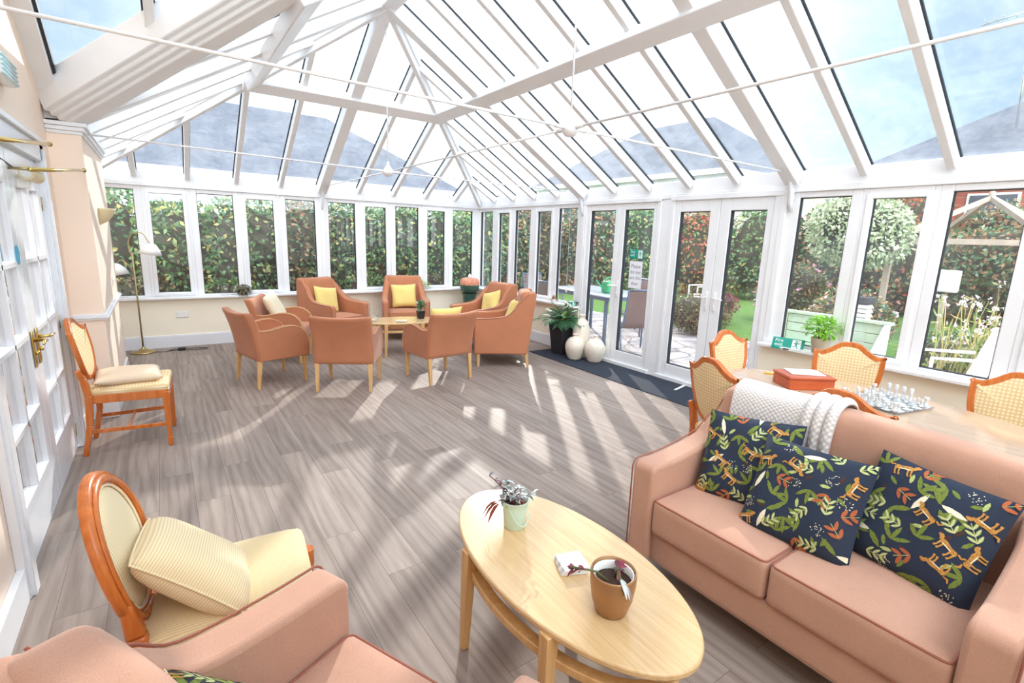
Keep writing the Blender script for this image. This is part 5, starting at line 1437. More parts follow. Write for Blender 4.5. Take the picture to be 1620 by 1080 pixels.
t = thing('glass_bowl', 'green tinted glass dish behind the palm', 'glass dish', (-0.115, -2.80, 0.686))
MB().lathe([(0, 0), (0.03, 0.002), (0.035, 0.02), (0.09, 0.055), (0.088, 0.058), (0.03, 0.024), (0, 0.02)], n=26, cap=False).build('dish', 'dark_green_glass', t, smooth=True)
t = thing('dried_flower_posy', 'brown dried flower posy on the window board left of the palm', 'dried flowers', (-0.12, -2.36, 0.686))
MB().lathe([(0, 0), (0.03, 0), (0.035, 0.03), (0.028, 0.05)], n=16, cap=False).build('pot', 'white_plastic', t, smooth=True)
m = MB(); rd = random.Random(4)
for k in range(40): leaf(m, (0, 0, 0.045), rdir(rd, 0.8), rd.uniform(0.06, 0.11), 0.018, 0.3)
m.build('dry_leaves', 'leaf_brown', t, smooth=True)
t = thing('blind_cord', 'white pull cord with a tassel hanging by the garden windows', 'pull cord', (-0.10, -2.62, 2.2))
MB().tube([(0, 0, 0), (0, 0, -1.26)], 0.002, 6).build('cord', 'white_plastic', t); MB().lathe([(0, -1.35), (0.012, -1.345), (0.014, -1.30), (0.005, -1.26), (0, -1.255)], n=14, cap=False).build('tassel', 'white_plastic', t, smooth=True)

# signs
def text(body, size, loc, rot, mat, par, name='lettering', align='LEFT', spacing=1.0):
    o = text_curve(body, size, loc, rot, mat, par, name, align, spacing)
    bpy.context.view_layer.update()
    me = bpy.data.meshes.new_from_object(o.evaluated_get(bpy.context.evaluated_depsgraph_get()))
    n = bpy.data.objects.new(name, me); COL.objects.link(n); n.parent = par; n.location = loc; n.rotation_euler = rot
    bpy.data.objects.remove(o); n.name = name
    return n
def text_curve(body, size, loc, rot, mat, par, name='lettering', align='LEFT', spacing=1.0):
    c = bpy.data.curves.new(name, 'FONT'); c.body = body; c.size = size; c.align_x = align; c.space_line = spacing; c.extrude = 0.0002
    c.materials.append(M[mat]); o = bpy.data.objects.new(name, c); COL.objects.link(o); o.location = loc; o.rotation_euler = rot; o.parent = par; return o
def runner(par, cx, cy, s, mat='sign_green'):
    m = MB()
    def q(pts): m.add([(cx + x * s, cy + y * s, 0.0022) for x, y in pts], [tuple(range(len(pts)))])
    q([(0.08 * math.cos(a) - 0.02, 0.36 + 0.08 * math.sin(a)) for a in np.linspace(0, 2 * PI, 13)[:-1]])
    q([(-0.10, 0.25), (0.10, 0.25), (0.06, -0.05), (-0.10, -0.05)])
    q([(-0.09, 0.25), (-0.26, 0.13), (-0.22, 0.07), (-0.06, 0.18)]); q([(0.08, 0.25), (0.18, 0.09), (0.30, 0.14), (0.28, 0.20), (0.19, 0.17), (0.12, 0.27)])
    q([(-0.10, -0.04), (0.0, -0.04), (-0.10, -0.24), (-0.30, -0.26), (-0.30, -0.19), (-0.14, -0.18)]); q([(-0.02, -0.04), (0.07, -0.04), (0.14, -0.2), (0.10, -0.42), (0.02, -0.42), (0.05, -0.22)])
    m.build('running_figure', mat, par)
def fire_sign(label, w_, h_):
    t = thing('fire_exit_sign', label, 'sign')
    MB().rbox((0, 0, 0), (w_, h_, 0.003), 0.0014, 4).build('board', 'sign_green', t, smooth=True)
    text('Fire\nexit', h_ * 0.40, (-w_ * 0.42, h_ * 0.12, 0.0018), (0, 0, 0), 'sign_white', t, spacing=0.85)
    MB().bb(w_ * 0.12, w_ * 0.40, -h_ * 0.42, h_ * 0.42, 0.0012, 0.0019).build('white_panel', 'sign_white', t)
    runner(t, w_ * 0.26, 0, h_ * 0.8)
    return t
s1 = fire_sign('small green fire exit sign stuck to the garden door glass', 0.235, 0.115)
s1.matrix_world = Matrix(((0, 0, -1, -0.006), (-1, 0, 0, -3.81), (0, 1, 0, 1.455), (0, 0, 0, 1)))
s2 = fire_sign('green fire exit sign propped on the window board by the plant pot', 0.27, 0.115)
rx = Vector((0.25, -0.95, 0.0)).normalized(); nz_ = Vector((-0.86, -0.24, 0.42)); nz_ = (nz_ - rx * nz_.dot(rx)).normalized(); ry = nz_.cross(rx)
s2.matrix_world = Matrix(((rx.x, ry.x, nz_.x, -0.14), (rx.y, ry.y, nz_.y, -5.86), (rx.z, ry.z, nz_.z, 0.715), (0, 0, 0, 1)))
MB().bb(-0.03, 0.03, -0.06, -0.05, -0.03, 0.02).build('stand', 'black', s2)
t = thing('paper_notice', 'white paper notice on the garden door below the fire exit sign', 'notice', (0, 0, 0))
MB().bb(-0.105, 0.105, -0.17, 0.17, 0, 0.0008).build('sheet', 'paper', t)
text('Please\ndo not\nuse this\ndoor', 0.062, (0, 0.085, 0.001), (0, 0, 0), 'ink', t, align='CENTER', spacing=1.15)
t.matrix_world = Matrix(((0, 0, -1, -0.006), (-1, 0, 0, -3.815), (0, 1, 0, 1.20), (0, 0, 0, 1)))

# plants on the window boards
t = thing('potted_pelargonium', 'bright green bushy plant in a putty coloured pot on the window board', 'potted plant', (-0.13, -6.13, 0.686))
MB().lathe([(0, 0), (0.055, 0), (0.058, 0.004), (0.075, 0.12), (0.078, 0.135), (0.074, 0.137), (0.069, 0.12), (0, 0.115)], n=30, cap=False).build('pot', plain('putty_ceramic', (198, 184, 162), 0.5), t, smooth=True)
m = MB(); rd = random.Random(6)
for k in range(420):
    d = rdir(rd, 0.25); r = 0.13 * rd.random() ** 0.35
    c0 = Vector((d.x * r * 1.15, d.y * r * 1.15, 0.23 + d.z * r * 0.75)); leaf(m, c0, (d + rdir(rd) * 0.7), 0.036, 0.026, 0.2, 0.1, nseg=2)
m.build('foliage', 'leaf_bright', t, smooth=True)
m = MB()
for k in range(7): m.tube([(0, 0, 0.11), (0.05 * math.cos(k), 0.05 * math.sin(k), 0.22)], 0.004, 5)
m.build('stems', 'stem', t, smooth=True)
t = thing('potted_trailing_plant', 'trailing plant beside a glass jar on the far window board, left', 'potted plant', (-3.98, -0.13, 0.686))
MB().lathe([(0, 0), (0.045, 0), (0.055, 0.08), (0.06, 0.085), (0, 0.08)], n=20, cap=False).build('pot', 'urn_green', t, smooth=True)
m = MB(); rd = random.Random(14)
for k in range(90):
    d = rdir(rd, 0.3); leaf(m, (d.x * 0.05, d.y * 0.05, 0.10 + d.z * 0.03), d, 0.07, 0.02, 0.8)
m.build('leaves', 'leaf_dark', t, smooth=True)
for k in range(2):
    t = thing('glass_jar', ('clear glass jar on the far window board, left of the trailing plant', 'second clear glass jar on the far window board, touching the trailing plant')[k], 'jar', (-4.22 + 0.13 * k, -0.13, 0.686), 0, 'glass jars on the far window board')
    MB().lathe([(0, 0.003), (0.045, 0.003), (0.05, 0.02), (0.05, 0.10), (0.035, 0.13), (0.035, 0.145)], n=20, cap=False).build('jar_body', 'thin_glass', t, smooth=True)
t = thing('potted_spider_plant', 'arching cream striped spider plant on the far window board near the corner', 'potted plant', (-1.33, -0.12, 0.686))
MB().lathe([(0, 0), (0.05, 0), (0.062, 0.10), (0, 0.095)], n=20, cap=False).build('pot', 'white_plastic', t, smooth=True)
m = MB(); rd = random.Random(15)
for k in range(70):
    a = rd.uniform(0, 2 * PI); e = rd.uniform(0.2, 1.2); leaf(m, (0, 0, 0.09), (math.cos(a) * math.cos(e), math.sin(a) * math.cos(e) * 0.5, math.sin(e)), rd.uniform(0.22, 0.42), 0.016, 0.7, 0.3, nseg=5)
m.build('leaves', 'leaf_cream', t, smooth=True)
t = thing('ceramic_urn', 'green glazed urn with terracotta top in the far corner', 'urn', (-0.45, -0.42, -0.0))
MB().lathe([(0.0, 0), (0.17, 0), (0.17, 0.04), (0.12, 0.08), (0.105, 0.4), (0.12, 0.58), (0.14, 0.62)], n=36, cap=False).build('pedestal', 'urn_green', t, smooth=True)
MB().lathe([(0.10, 0.62), (0.15, 0.66), (0.172, 0.73), (0.168, 0.77)], n=36, cap=False).build('bowl', 'urn_green', t, smooth=True)
MB().lathe([(0.168, 0.77), (0.172, 0.80), (0.165, 0.85), (0.13, 0.885), (0.10, 0.89), (0.0, 0.88)], n=36, cap=False).build('terracotta_top', plain('painted_terracotta', (214, 142, 112), 0.5, var=0.3, scale=22), t, smooth=True)
m = MB(); m.lathe([(0, 0.88), (0.03, 0.885), (0.035, 0.92), (0.01, 0.96), (0, 0.97)], n=16, cap=False); m.build('knob', 'white_plastic', t, smooth=True)

# floor lamp in the left far corner
t = thing('floor_lamp', 'slim brass floor lamp with two white shades in the left far corner', 'floor lamp', (-5.20, -0.30, 0))
MB().lathe([(0, 0.0), (0.14, 0.0), (0.142, 0.012), (0.12, 0.022), (0.06, 0.035), (0.02, 0.06), (0.012, 0.08)], n=32, cap=False).build('base', 'bronze', t, smooth=True)
MB().tube([(0, 0, 0.06), (0.0, 0, 1.28)], 0.0095, 10).build('pole', 'bronze', t, smooth=True)
MB().tube(smooth_poly([(0, 0, 1.2), (-0.03, 0, 1.36), (0.02, 0, 1.50), (0.12, 0, 1.51), (0.17, 0, 1.42), (0.19, 0, 1.38)], 5), 0.006, 8).build('swan_arm', 'bronze', t, smooth=True)
MB().tube(smooth_poly([(0, 0, 1.0), (-0.05, 0, 1.12), (-0.12, 0, 1.18), (-0.17, 0, 1.13)], 5), 0.006, 8).build('reading_arm', 'bronze', t, smooth=True)
def shade(x, z, s, tilt): 
    m = MB(); m.lathe([(0.02 * s, 0), (0.05 * s, -0.015), (0.10 * s, -0.07), (0.125 * s, -0.14), (0.12 * s, -0.14), (0.095 * s, -0.07), (0.045 * s, -0.02)], (0, 0, 0), 28, cap=False)
    o = m.build('lamp_shade', 'white_plastic', t, smooth=True); o.location = (x, 0, z); o.rotation_euler = (0, tilt, 0)
shade(0.20, 1.385, 1.0, R(8)); shade(-0.19, 1.14, 1.0, R(-8))
t = thing('cable', 'coiled black cable with an inline switch on the floor by the lamp', 'cable', (-4.92, -0.36, 0))
MB().tube(smooth_poly([(-0.15, 0.0, 0.006), (-0.05, -0.03, 0.006), (0.05, 0.03, 0.006), (0.2, -0.02, 0.006), (0.42, -0.04, 0.006), (0.36, 0.06, 0.006), (0.15, 0.06, 0.006), (-0.02, 0.02, 0.014)], 6), 0.004, 6).build('lead', 'black', t, smooth=True)
MB().rbox((0.13, 0.0, 0.02), (0.09, 0.055, 0.04), 0.015, 5).build('inline_switch', 'black', t, smooth=True)

# ------------------------------------------------------------ the garden
struct(MB().bb(0.09, 3.6, -14, 7, -0.5, -0.06).bb(-9, 0.09, 0.12, 7, -0.5, -0.06).build('patio', 'paving'), 'grey stone paving outside')
struct(MB().bb(3.6, 60, -60, 60, -0.55, -0.07).bb(-60, 3.6, 7, 60, -0.55, -0.07).build('lawn', 'grass'), 'green lawn beyond the paving')
def bush(name, label, cat, c, r, mat, n=2200, leaf_=0.075, seed=0, group=None, box=0.0, trunk=False, flowers=None, core=True, lw=0.55):
    rd = random.Random(seed); t = thing(name, label, cat, (c[0], c[1], -0.06), 0, group)
    cz = c[2] + 0.06; m = MB()
    lob = [(rdir(rd), rd.uniform(0.08, 0.22)) for _ in range(9)]
    def rad(d):
        k = 1.0
        if box:
            mxx = max(abs(d.x), abs(d.y), abs(d.z)); k = 1 + box * (1 / mxx - 1)
        for q, a in lob: k += a * max(0, d.dot(q) - 0.55) - 0.02
        return k
    for i in range(n):
        d = rdir(rd); k = rad(d) * (1 - 0.22 * rd.random() ** 2) 
        p = Vector((d.x * r[0] * k, d.y * r[1] * k, cz + d.z * r[2] * k))
        if p.z < 0.02: p.z = 0.02 + rd.random() * 0.2
        simple_leaf(m, p, rdir(rd) + d * 0.3 + Vector((0, 0, -0.3)), (d + rdir(rd) * 0.9), leaf_ * rd.uniform(0.7, 1.3), leaf_ * lw)
    m.build('foliage', mat, t)
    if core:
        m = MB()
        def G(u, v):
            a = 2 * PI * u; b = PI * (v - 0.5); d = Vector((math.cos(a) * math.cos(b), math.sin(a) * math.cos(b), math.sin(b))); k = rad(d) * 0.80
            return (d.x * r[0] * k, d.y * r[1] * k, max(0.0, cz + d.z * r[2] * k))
        m.grid(G, 20, 12); m.build('shade_core', 'leaf_core', t, smooth=True)  # solid dark core stands in for the shade inside the bush
    m = MB(); 
    for k in range(3): a = k * 2.1 + seed; m.tube([(0.05 * math.cos(a), 0.05 * math.sin(a), 0), (0.15 * r[0] * math.cos(a), 0.15 * r[1] * math.sin(a), max(0.1, cz))], 0.03, 6)
    m.build('stems', 'fence', t, smooth=True)
    if flowers:
        m = MB()
        for i in range(flowers[1]):
            d = rdir(rd, 0.3); k = rad(d) * 1.03; p = Vector((d.x * r[0] * k, d.y * r[1] * k, max(0.1, cz + d.z * r[2] * k)))
            for q in range(5): simple_leaf(m, p, rdir(rd), rdir(rd), flowers[2], flowers[2] * 0.8)
        m.build('blossom', flowers[0], t)
    return t
M['leaf_core'] = plain('core_shade', (52, 50, 38), 0.9, var=0.3, scale=12)  # inner shade of the bushes put into the core colour
G1 = 'hedge shrubs behind the far windows'
hw = ['behind the floor lamp window', 'behind the second and third windows', 'behind the fourth window', 'behind the middle mullion of the far wall', 'behind the high backed chair left of centre', 'behind the spider plant', 'at the back corner of the room']
for i in range(7):
    x = -5.7 + i * 0.98
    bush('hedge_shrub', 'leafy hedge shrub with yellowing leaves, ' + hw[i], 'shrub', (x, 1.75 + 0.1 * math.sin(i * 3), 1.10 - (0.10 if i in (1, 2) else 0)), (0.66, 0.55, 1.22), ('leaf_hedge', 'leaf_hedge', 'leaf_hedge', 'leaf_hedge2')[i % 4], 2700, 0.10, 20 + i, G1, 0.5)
for i in range(5):
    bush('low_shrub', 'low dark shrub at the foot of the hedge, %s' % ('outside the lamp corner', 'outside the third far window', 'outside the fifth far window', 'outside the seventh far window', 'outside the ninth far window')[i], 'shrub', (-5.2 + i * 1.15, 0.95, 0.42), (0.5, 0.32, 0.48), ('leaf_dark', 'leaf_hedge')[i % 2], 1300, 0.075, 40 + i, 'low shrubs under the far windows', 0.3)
G3 = 'tall shrubs along the garden boundary'
spots = [(1.6, 3.2, 1.1, .9, 'leaf_hedge'), (3.0, 4.2, 1.2, 1.0, 'leaf_hedge2'), (4.8, 4.6, 1.2, 1.1, 'leaf_dark'), (6.6, 4.0, 1.15, 1.2, 'leaf_hedge2'), (8.2, 3.2, 1.2, 1.1, 'leaf_hedge'), (9.8, 2.2, 1.2, 1.2, 'leaf_red'),
         (10.8, 0.6, 1.25, 1.2, 'leaf_hedge'), (11.2, -1.2, 1.2, 1.2, 'leaf_hedge2'), (11.3, -3.0, 1.3, 1.2, 'leaf_red'), (11.2, -4.8, 1.2, 1.1, 'leaf_hedge2'), (10.8, -6.6, 1.2, 1.2, 'leaf_hedge'), (9.5, -8.0, 1.2, 1.2, 'leaf_dark'), (7.6, -8.8, 1.2, 1.2, 'leaf_hedge2'), (6.0, -9.8, 1.2, 1.2, 'leaf_hedge')]
words = ['nearest the back corner of the building', 'second from the back corner', 'brownish, third from the back corner', 'fourth from the back corner', 'seen through the left garden door leaf', 'with red leaves beyond the doors', 'seen between the two pairs of doors', 'seen through the near garden doors, left leaf', 'with red leaves, seen through the near garden doors, right leaf', 'seen behind the round pale tree', 'seen through the window behind the pelargonium', 'brownish, behind the pergola', 'seen right of the pergola', 'furthest right along the boundary']
for i, (x, y, hz, rr2, mt_) in enumerate(spots):
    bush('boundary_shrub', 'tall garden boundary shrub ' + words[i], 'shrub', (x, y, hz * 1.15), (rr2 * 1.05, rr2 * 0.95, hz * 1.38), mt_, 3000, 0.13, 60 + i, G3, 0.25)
bush('variegated_tree', 'round pale variegated tree beyond the green bench', 'tree', (5.6, -4.05, 1.95), (1.0, 0.95, 0.72), 'leaf_grey', 4200, 0.085, 90, None, 0.0)
bush('spirea_bush', 'low olive green bush by the paving outside the near doors', 'shrub', (3.35, -2.45, 0.30), (0.75, 0.6, 0.42), 'leaf_dark', 2600, 0.05, 91, None, 0.1)
bush('purple_heather', 'small purplish shrub on the lawn edge behind the olive bush', 'shrub', (4.7, -1.9, 0.35), (0.5, 0.5, 0.35), 'leaf_purple', 900, 0.06, 92, None, 0.0)
bush('rose_bush', 'tall rose bush with pink blooms seen through the right garden door', 'shrub', (6.4, -2.6, 0.6), (0.9, 0.8, 0.75), 'leaf_hedge2', 2600, 0.07, 93, None, 0, False, ('petal_pink', 26, 0.07))
bush('rose_bush', 'lower rose bush with a few pale blooms behind the green bench', 'shrub', (4.4, -4.6, 0.45), (0.8, 0.7, 0.62), 'leaf_hedge2', 2200, 0.065, 94, None, 0, False, ('petal_white', 14, 0.06))
bush('border_shrub', 'olive shrub with long stems directly behind the green bench', 'shrub', (2.9, -4.75, 0.38), (0.7, 0.5, 0.45), 'leaf_dark', 1800, 0.06, 95, None, 0)
bush('climbing_plant', 'leafy climber under the pergola roof', 'climber', (7.1, -5.9, 1.55), (1.4, 1.2, 0.55), 'leaf_hedge2', 3000, 0.09, 96, None, 0.1)
bush('border_shrub', 'green shrub right of the green bench, half behind the window frame', 'shrub', (3.3, -6.15, 0.30), (0.55, 0.5, 0.38), 'leaf_hedge', 1500, 0.06, 97, None, 0)
bush('border_shrub', 'low heathery shrub under the tall white flowers', 'shrub', (2.2, -7.35, 0.30), (0.75, 0.75, 0.42), 'leaf_dark', 2200, 0.055, 98, None, 0)
# tall white flowers
t = thing('tall_daisies', 'clump of tall stalks with small white and pink flowers outside the window', 'flowers', (2.9, -7.1, -0.06))
m = MB(); f = MB(); g = MB(); rd = random.Random(33)
for k in range(210):
    x, y = rd.uniform(-0.8, 1.0), rd.uniform(-1.0, 0.85); h_ = rd.uniform(0.5, 1.15) if k > 6 else rd.uniform(1.3, 1.55); lx, ly = rd.uniform(-0.2, 0.2), rd.uniform(-0.35, 0.2)
    pts = [(x, y, 0), (x + lx * 0.4, y + ly * 0.4, h_ * 0.55), (x + lx, y + ly, h_)]
    m.tube(pts, 0.005, 4)
    for q in range(5): simple_leaf(g, Vector(pts[0]).lerp(Vector(pts[2]), rd.random()), rdir(rd, 0.4), rdir(rd), 0.14, 0.022)
    for q in range(3):
        p = Vector(pts[2]) + rdir(rd) * 0.045
        for z in range(5): simple_leaf(f, p, rdir(rd), rdir(rd), 0.028, 0.018)
m.build('stalks', 'leaf_grass', t); g.build('leaves', 'leaf_grass', t); f.build('blossom', 'petal_white', t)
# green slatted bench seen from behind
t = thing('garden_bench', 'pale green slatted garden bench outside the window', 'bench', (1.84, -5.42, -0.06))
m = MB()
for k in range(6): m.bb(-0.012, 0.012, -0.56, 0.56, 0.14 + k * 0.115, 0.14 + k * 0.115 + 0.105)
m.build('back_boards', 'pale_green', t, bevel=0.004)
MB().bb(-0.05, 0.05, -0.60, 0.60, 0.83, 0.865).build('top_rail', 'pale_green', t, bevel=0.005)
for s in (-1, 1):
    MB().prism([(-0.03, 0.0), (-0.03, 0.84), (-0.12, 0.84), (-0.40, 0.55), (-0.46, 0.0)], s * 0.575 - 0.02, s * 0.575 + 0.02, 'xz').build('end_panel', 'pale_green', t, bevel=0.005)
MB().bb(-0.42, -0.03, -0.56, 0.56, 0.36, 0.385).build('seat', 'pale_green', t, bevel=0.004)
# garden table with chairs and a watering can
t = thing('garden_table', 'blue grey metal garden table with a pale glass top outside the doors', 'garden table', (1.42, -1.75, -0.06), R(-6))
MB().rbox((0, 0, 0.80), (1.05, 1.75, 0.03), 0.012, 5).build('table_top', plain('pale_table_glass', (196, 208, 224), 0.12), t, smooth=True)
m = MB(); m.bb(-0.5, 0.5, -0.86, -0.82, 0.73, 0.785); m.bb(-0.5, 0.5, 0.82, 0.86, 0.73, 0.785); m.bb(-0.51, -0.47, -0.84, 0.84, 0.73, 0.785); m.bb(0.47, 0.51, -0.84, 0.84, 0.73, 0.785)
m.build('frame', 'blue_grey', t, bevel=0.004)
for sx in (1, -1):
    for sy in (1, -1): MB().bar((sx * 0.46, sy * 0.78, 0.76), (sx * 0.46, sy * 0.78, 0), 0.05, 0.045).build('leg', 'blue_grey', t, bevel=0.006)
def sling_chair(label):
    t = thing('garden_chair', label, 'garden chair')
    def P(s, x): return smooth_poly([(0.27, s * 0.26, 0.40), (0.0, s * 0.26, 0.38), (-0.2, s * 0.26, 0.41), (-0.28, s * 0.26, 0.6), (-0.36, s * 0.26, 0.98)], 5)
    for s in (-1, 1):
        MB().tube(P(s, 0), 0.014, 8).build('side_rail', 'blue_grey', t, smooth=True)
        MB().tube([(-0.16, s * 0.27, 0.38), (-0.30, s * 0.28, 0.0)], 0.015, 8).build('leg', 'blue_grey', t, smooth=True)
        MB().tube([(0.24, s * 0.28, 0.62), (0.25, s * 0.28, 0.0)], 0.015, 8).build('leg', 'blue_grey', t, smooth=True)
        MB().tube([(0.24, s * 0.28, 0.62), (-0.3, s * 0.28, 0.62)], 0.014, 8).build('armrest', 'blue_grey', t, smooth=True)
    pp = P(1, 0); m = MB(); n = len(pp)
    m.add([(p[0], s * 0.25, p[2] + 0.004) for p in pp for s in (-1, 1)] + [(p[0], s * 0.25, p[2] - 0.004) for p in pp for s in (-1, 1)], [(2 * i, 2 * i + 2, 2 * i + 3, 2 * i + 1) for i in range(n - 1)] + [(2 * n + 2 * i + 1, 2 * n + 2 * i + 3, 2 * n + 2 * i + 2, 2 * n + 2 * i) for i in range(n - 1)])
    m.build('sling', 'sling', t, smooth=True)
    MB().tube([(-0.36, -0.26, 0.98), (-0.36, 0.26, 0.98)], 0.014, 8).build('top_rail', 'blue_grey', t, smooth=True)
    return t
GC = 'sling chairs round the garden table'
gch = sling_chair('brown sling garden chair seen from behind through the door with the notice'); gch['group'] = GC
gch.location = (1.00, -2.95, -0.06); gch.rotation_euler = (0, 0, R(66))
dup(gch, (0.60, -1.55, -0.06), R(5), 'sling garden chair on the house side of the garden table', GC)
dup(gch, (2.30, -1.9, -0.06), R(182), 'sling garden chair on the lawn side of the garden table', GC)
dup(gch, (1.3, -0.35, -0.06), R(-80), 'sling garden chair at the far end of the garden table', GC)
t = thing('watering_can', 'green plastic watering can standing on the garden table', 'watering can', (1.22, -2.18, 0.757), R(90))
MB().rbox((0, 0, 0.10), (0.18, 0.22, 0.20), 0.04, 8).build('tank', 'can_green', t, smooth=True)
MB().tube(smooth_poly([(0, -0.10, 0.17), (0, -0.06, 0.25), (0, 0.06, 0.25), (0, 0.11, 0.17)], 5), 0.012, 8).build('handle', 'can_green', t, smooth=True)
MB().tube([(0, 0.10, 0.05), (0, 0.2, 0.12), (0, 0.3, 0.21)], [0.018, 0.014, 0.012], 8).build('spout', 'can_green', t, smooth=True)
def plastic_chair(label, x, y, a):
    t = thing('plastic_chair', label, 'garden chair', (x, y, -0.06), R(a), 'white plastic garden chairs')
    MB().rbox((0, 0, 0.40), (0.45, 0.46, 0.03), 0.012, 5).build('seat', 'white_plastic', t, smooth=True)
    def lb(p): return (p[0] - 0.28 * (p[2] - 0.4), p[1], p[2])
    MB().rbox((-0.22, 0, 0.66), (0.03, 0.44, 0.55), 0.012, 6, fn=lb).build('backrest', 'white_plastic', t, smooth=True)
    for s in (-1, 1):
        MB().tube([(0.22, s * 0.24, 0), (0.2, s * 0.25, 0.62), (-0.26, s * 0.25, 0.64)], 0.02, 8).build('armrest', 'white_plastic', t, smooth=True)
        MB().bar((-0.2, s * 0.22, 0.4), (-0.3, s * 0.24, 0), 0.05, 0.04).build('leg', 'white_plastic', t, bevel=0.006)
plastic_chair('white plastic garden chair close outside the right window', 1.72, -6.60, 118)
plastic_chair('white plastic garden chair out on the lawn beyond the near doors', 6.4, -0.35, 150)
# small things on posts
t = thing('louvred_lantern', 'white louvred garden lantern with a dark cap behind the bench', 'garden lantern', (3.0, -5.27, -0.06))
MB().bar((0, 0, 0), (0, 0, 0.70), 0.12, 0.12).build('post', 'weathered', t, bevel=0.005)
for k in range(4): MB().bar((0, 0, 0.70 + k * 0.06), (0, 0, 0.75 + k * 0.06), 0.20, 0.16).build('louvre', 'white_plastic', t, bevel=0.003)
MB().bar((0, 0, 0.94), (0, 0, 1.03), 0.21, 0.19).build('cap', 'planter', t, bevel=0.005)
t = thing('garden_notice_board', 'small white box on a post among the flowers', 'box', (4.0, -5.86, -0.06))
MB().bar((0, 0, 0), (0, 0, 1.1), 0.05, 0.05).build('post', 'weathered', t); MB().rbox((0, 0, 1.28), (0.12, 0.26, 0.30), 0.012, 5).build('box', 'white_plastic', t, smooth=True)
# pergola with a pyramid top
t = thing('pergola', 'weathered timber pergola with a pointed top in the garden', 'pergola', (7.0, -5.45, -0.06))
for sx in (1, -1):
    for sy in (1, -1):
        MB().bar((sx * 1.0, sy * 1.0, 0), (sx * 1.0, sy * 1.0, 1.9), 0.09, 0.09).build('post', 'weathered', t)
        MB().bar((sx * 1.1, sy * 1.1, 1.82), (0, 0, 2.62), 0.09, 0.07).build('hip_beam', 'weathered', t)
for s in (1, -1): MB().bar((-1.1, s, 1.85), (1.1, s, 1.85), 0.09, 0.09).build('beam', 'weathered', t); MB().bar((s, -1.1, 1.85), (s, 1.1, 1.85), 0.09, 0.09).build('beam', 'weathered', t)
MB().lathe([(0.0, 2.6), (0.05, 2.62), (0.05, 2.7), (0.02, 2.74), (0.0, 2.8)], n=12, cap=False).build('finial', 'weathered', t, smooth=True)
# fences
t = thing('garden_fence', 'brown close boarded fence behind the garden table', 'fence', (0, 0, -0.06))
m = MB()
for k in range(40): m.bb(0.6 + k * 0.16, 0.6 + k * 0.16 + 0.15, 5.15, 5.18, 0.0, 1.35)
m.build('boards', 'fence', t)
for k in range(4): MB().bar((0.6 + k * 2.1, 5.22, 0), (0.6 + k * 2.1, 5.22, 1.45), 0.1, 0.1).build('post', 'fence', t)
t = thing('garden_fence', 'brown fence along the far side of the lawn', 'fence', (0, 0, -0.06))
m = MB()
for k in range(110): m.bb(12.4, 12.43, -14 + k * 0.16, -14 + k * 0.16 + 0.15, 0.0, 1.5)
m.build('boards', 'fence', t)
for k in range(9): MB().bar((12.48, -14 + k * 2.2, 0), (12.48, -14 + k * 2.2, 1.6), 0.1, 0.1).build('post', 'fence', t)
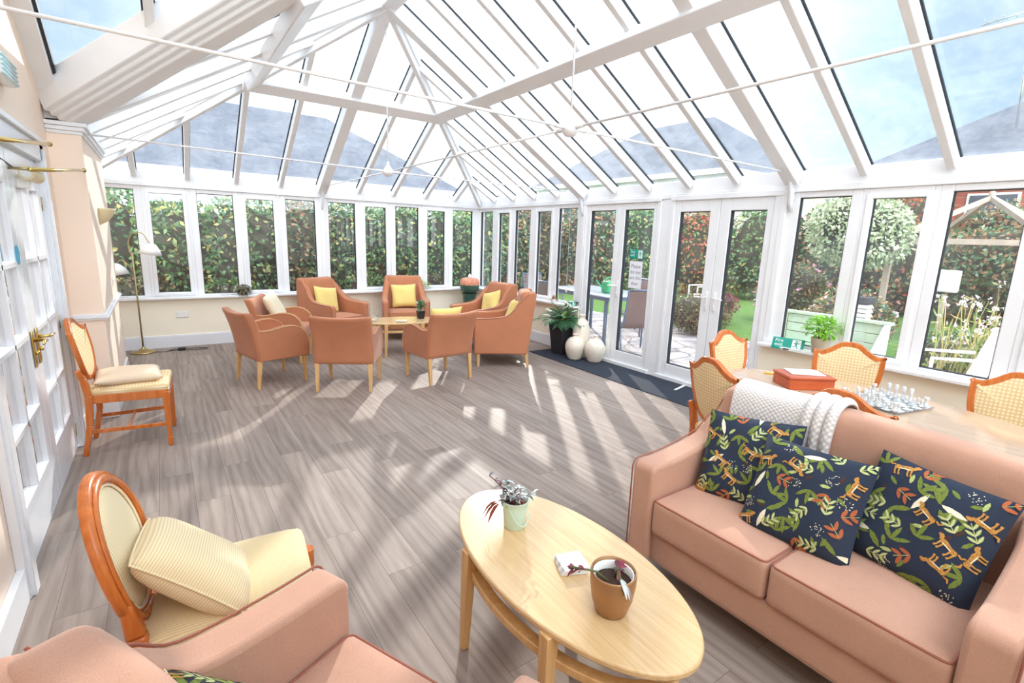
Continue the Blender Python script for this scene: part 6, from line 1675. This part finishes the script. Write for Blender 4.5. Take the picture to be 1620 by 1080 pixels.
# neighbouring buildings
def house(name, label, x0, x1, y0, y1, eave, ridge, along, wall, hip_=1.0, over=0.35, wins=()):
    t = thing(name, label, 'house', ((x0 + x1) / 2, (y0 + y1) / 2, -0.1)); cx, cy = (x0 + x1) / 2, (y0 + y1) / 2
    a, b = (x1 - x0) / 2, (y1 - y0) / 2
    MB().bb(-a, a, -b, b, 0, eave).build('walls', wall, t)
    A, B = a + over, b + over; m = MB()
    if along == 'x': r = A - B * hip_; rp = [(-r, 0), (r, 0)]
    else: r = B - A * hip_; rp = [(0, -r), (0, r)]
    vs = [(-A, -B, eave), (A, -B, eave), (A, B, eave), (-A, B, eave), (*rp[0], ridge), (*rp[1], ridge)]
    fs = [(0, 1, 5, 4), (2, 3, 4, 5), (1, 2, 5), (3, 0, 4), (3, 2, 1, 0)] if along == 'x' else [(0, 1, 4), (1, 2, 5, 4), (2, 3, 5), (3, 0, 4, 5), (3, 2, 1, 0)]
    m.add(vs, fs); m.build('roof', 'roof_tile', t)
    m = MB()
    for p, q in (((-A, -B), (A, -B)), ((A, -B), (A, B)), ((A, B), (-A, B)), ((-A, B), (-A, -B))): m.beam((*p, eave + 0.02), (*q, eave + 0.02), 0.1, 0.2)
    m.build('fascia', 'white_render', t)
    for (wx, wy, wz, ww, wh, ax) in wins:
        f = MB(); 
        if ax == 'y': f.box((wx, wy, wz), (ww, 0.08, wh)); g = MB().box((wx, wy - 0.02, wz), (ww - 0.12, 0.08, wh - 0.12))
        else: f.box((wx, wy, wz), (0.08, ww, wh)); g = MB().box((wx - 0.02, wy, wz), (0.08, ww - 0.12, wh - 0.12))
        fo = f.build('window', 'white_plastic', t); g.build('pane', 'far_glass', fo)
    return t
h1 = house('bungalow', 'long dark roofed bungalow beyond the hedge behind the far windows', -9.5, 2.6, 6.2, 12.5, 3.0, 5.25, 'x', 'white_render', 0.9, 0.4, [(-4 + 3 * k, -3.16, 1.6, 1.6, 1.0, 'y') for k in range(4)])
h2 = house('house', 'pale house with a grey roof seen through the right roof glass, centre', 13.5, 22.0, 4.0, 16.0, 4.6, 7.8, 'y', 'render', 0.9, 0.4, [(-4.26, -3 + 3 * k, 3.2, 1.2, 1.2, 'x') for k in range(3)])
h3 = house('brick_house', 'brick house with a hipped grey roof, chimney and aerial at the right', 14.0, 22.0, -8.2, 0.0, 3.9, 6.6, 'y', 'brick', 0.9, 0.4, [(-4.03, -2.4 + 2.6 * k, 3.0, 1.1, 0.7, 'x') for k in range(3)])
m = MB(); m.bb(-0.4, 0.4, -0.35, 0.35, 4.9, 6.35); m.bb(-0.45, 0.45, -0.4, 0.4, 6.2, 6.3); o = m.build('chimney', 'render', h3); o.location = (-2.6, -0.6, 0.0)
o.scale = (0.7, 0.7, 1.0)
m = MB(); m.tube([(-2.9, 0.3, 5.2), (-3.0, 0.45, 8.3)], 0.03, 6); m.tube([(-3.0, 0.45, 8.2), (-3.0, 1.5, 8.1)], 0.02, 6)
for k in range(5): m.tube([(-3.25, 0.6 + k * 0.2, 8.16), (-2.75, 0.6 + k * 0.2, 8.16)], 0.01, 5)
m.build('aerial', 'steel', h3, smooth=True)
# things without a user label never stay behind: tidy view layer
bpy.context.view_layer.update()
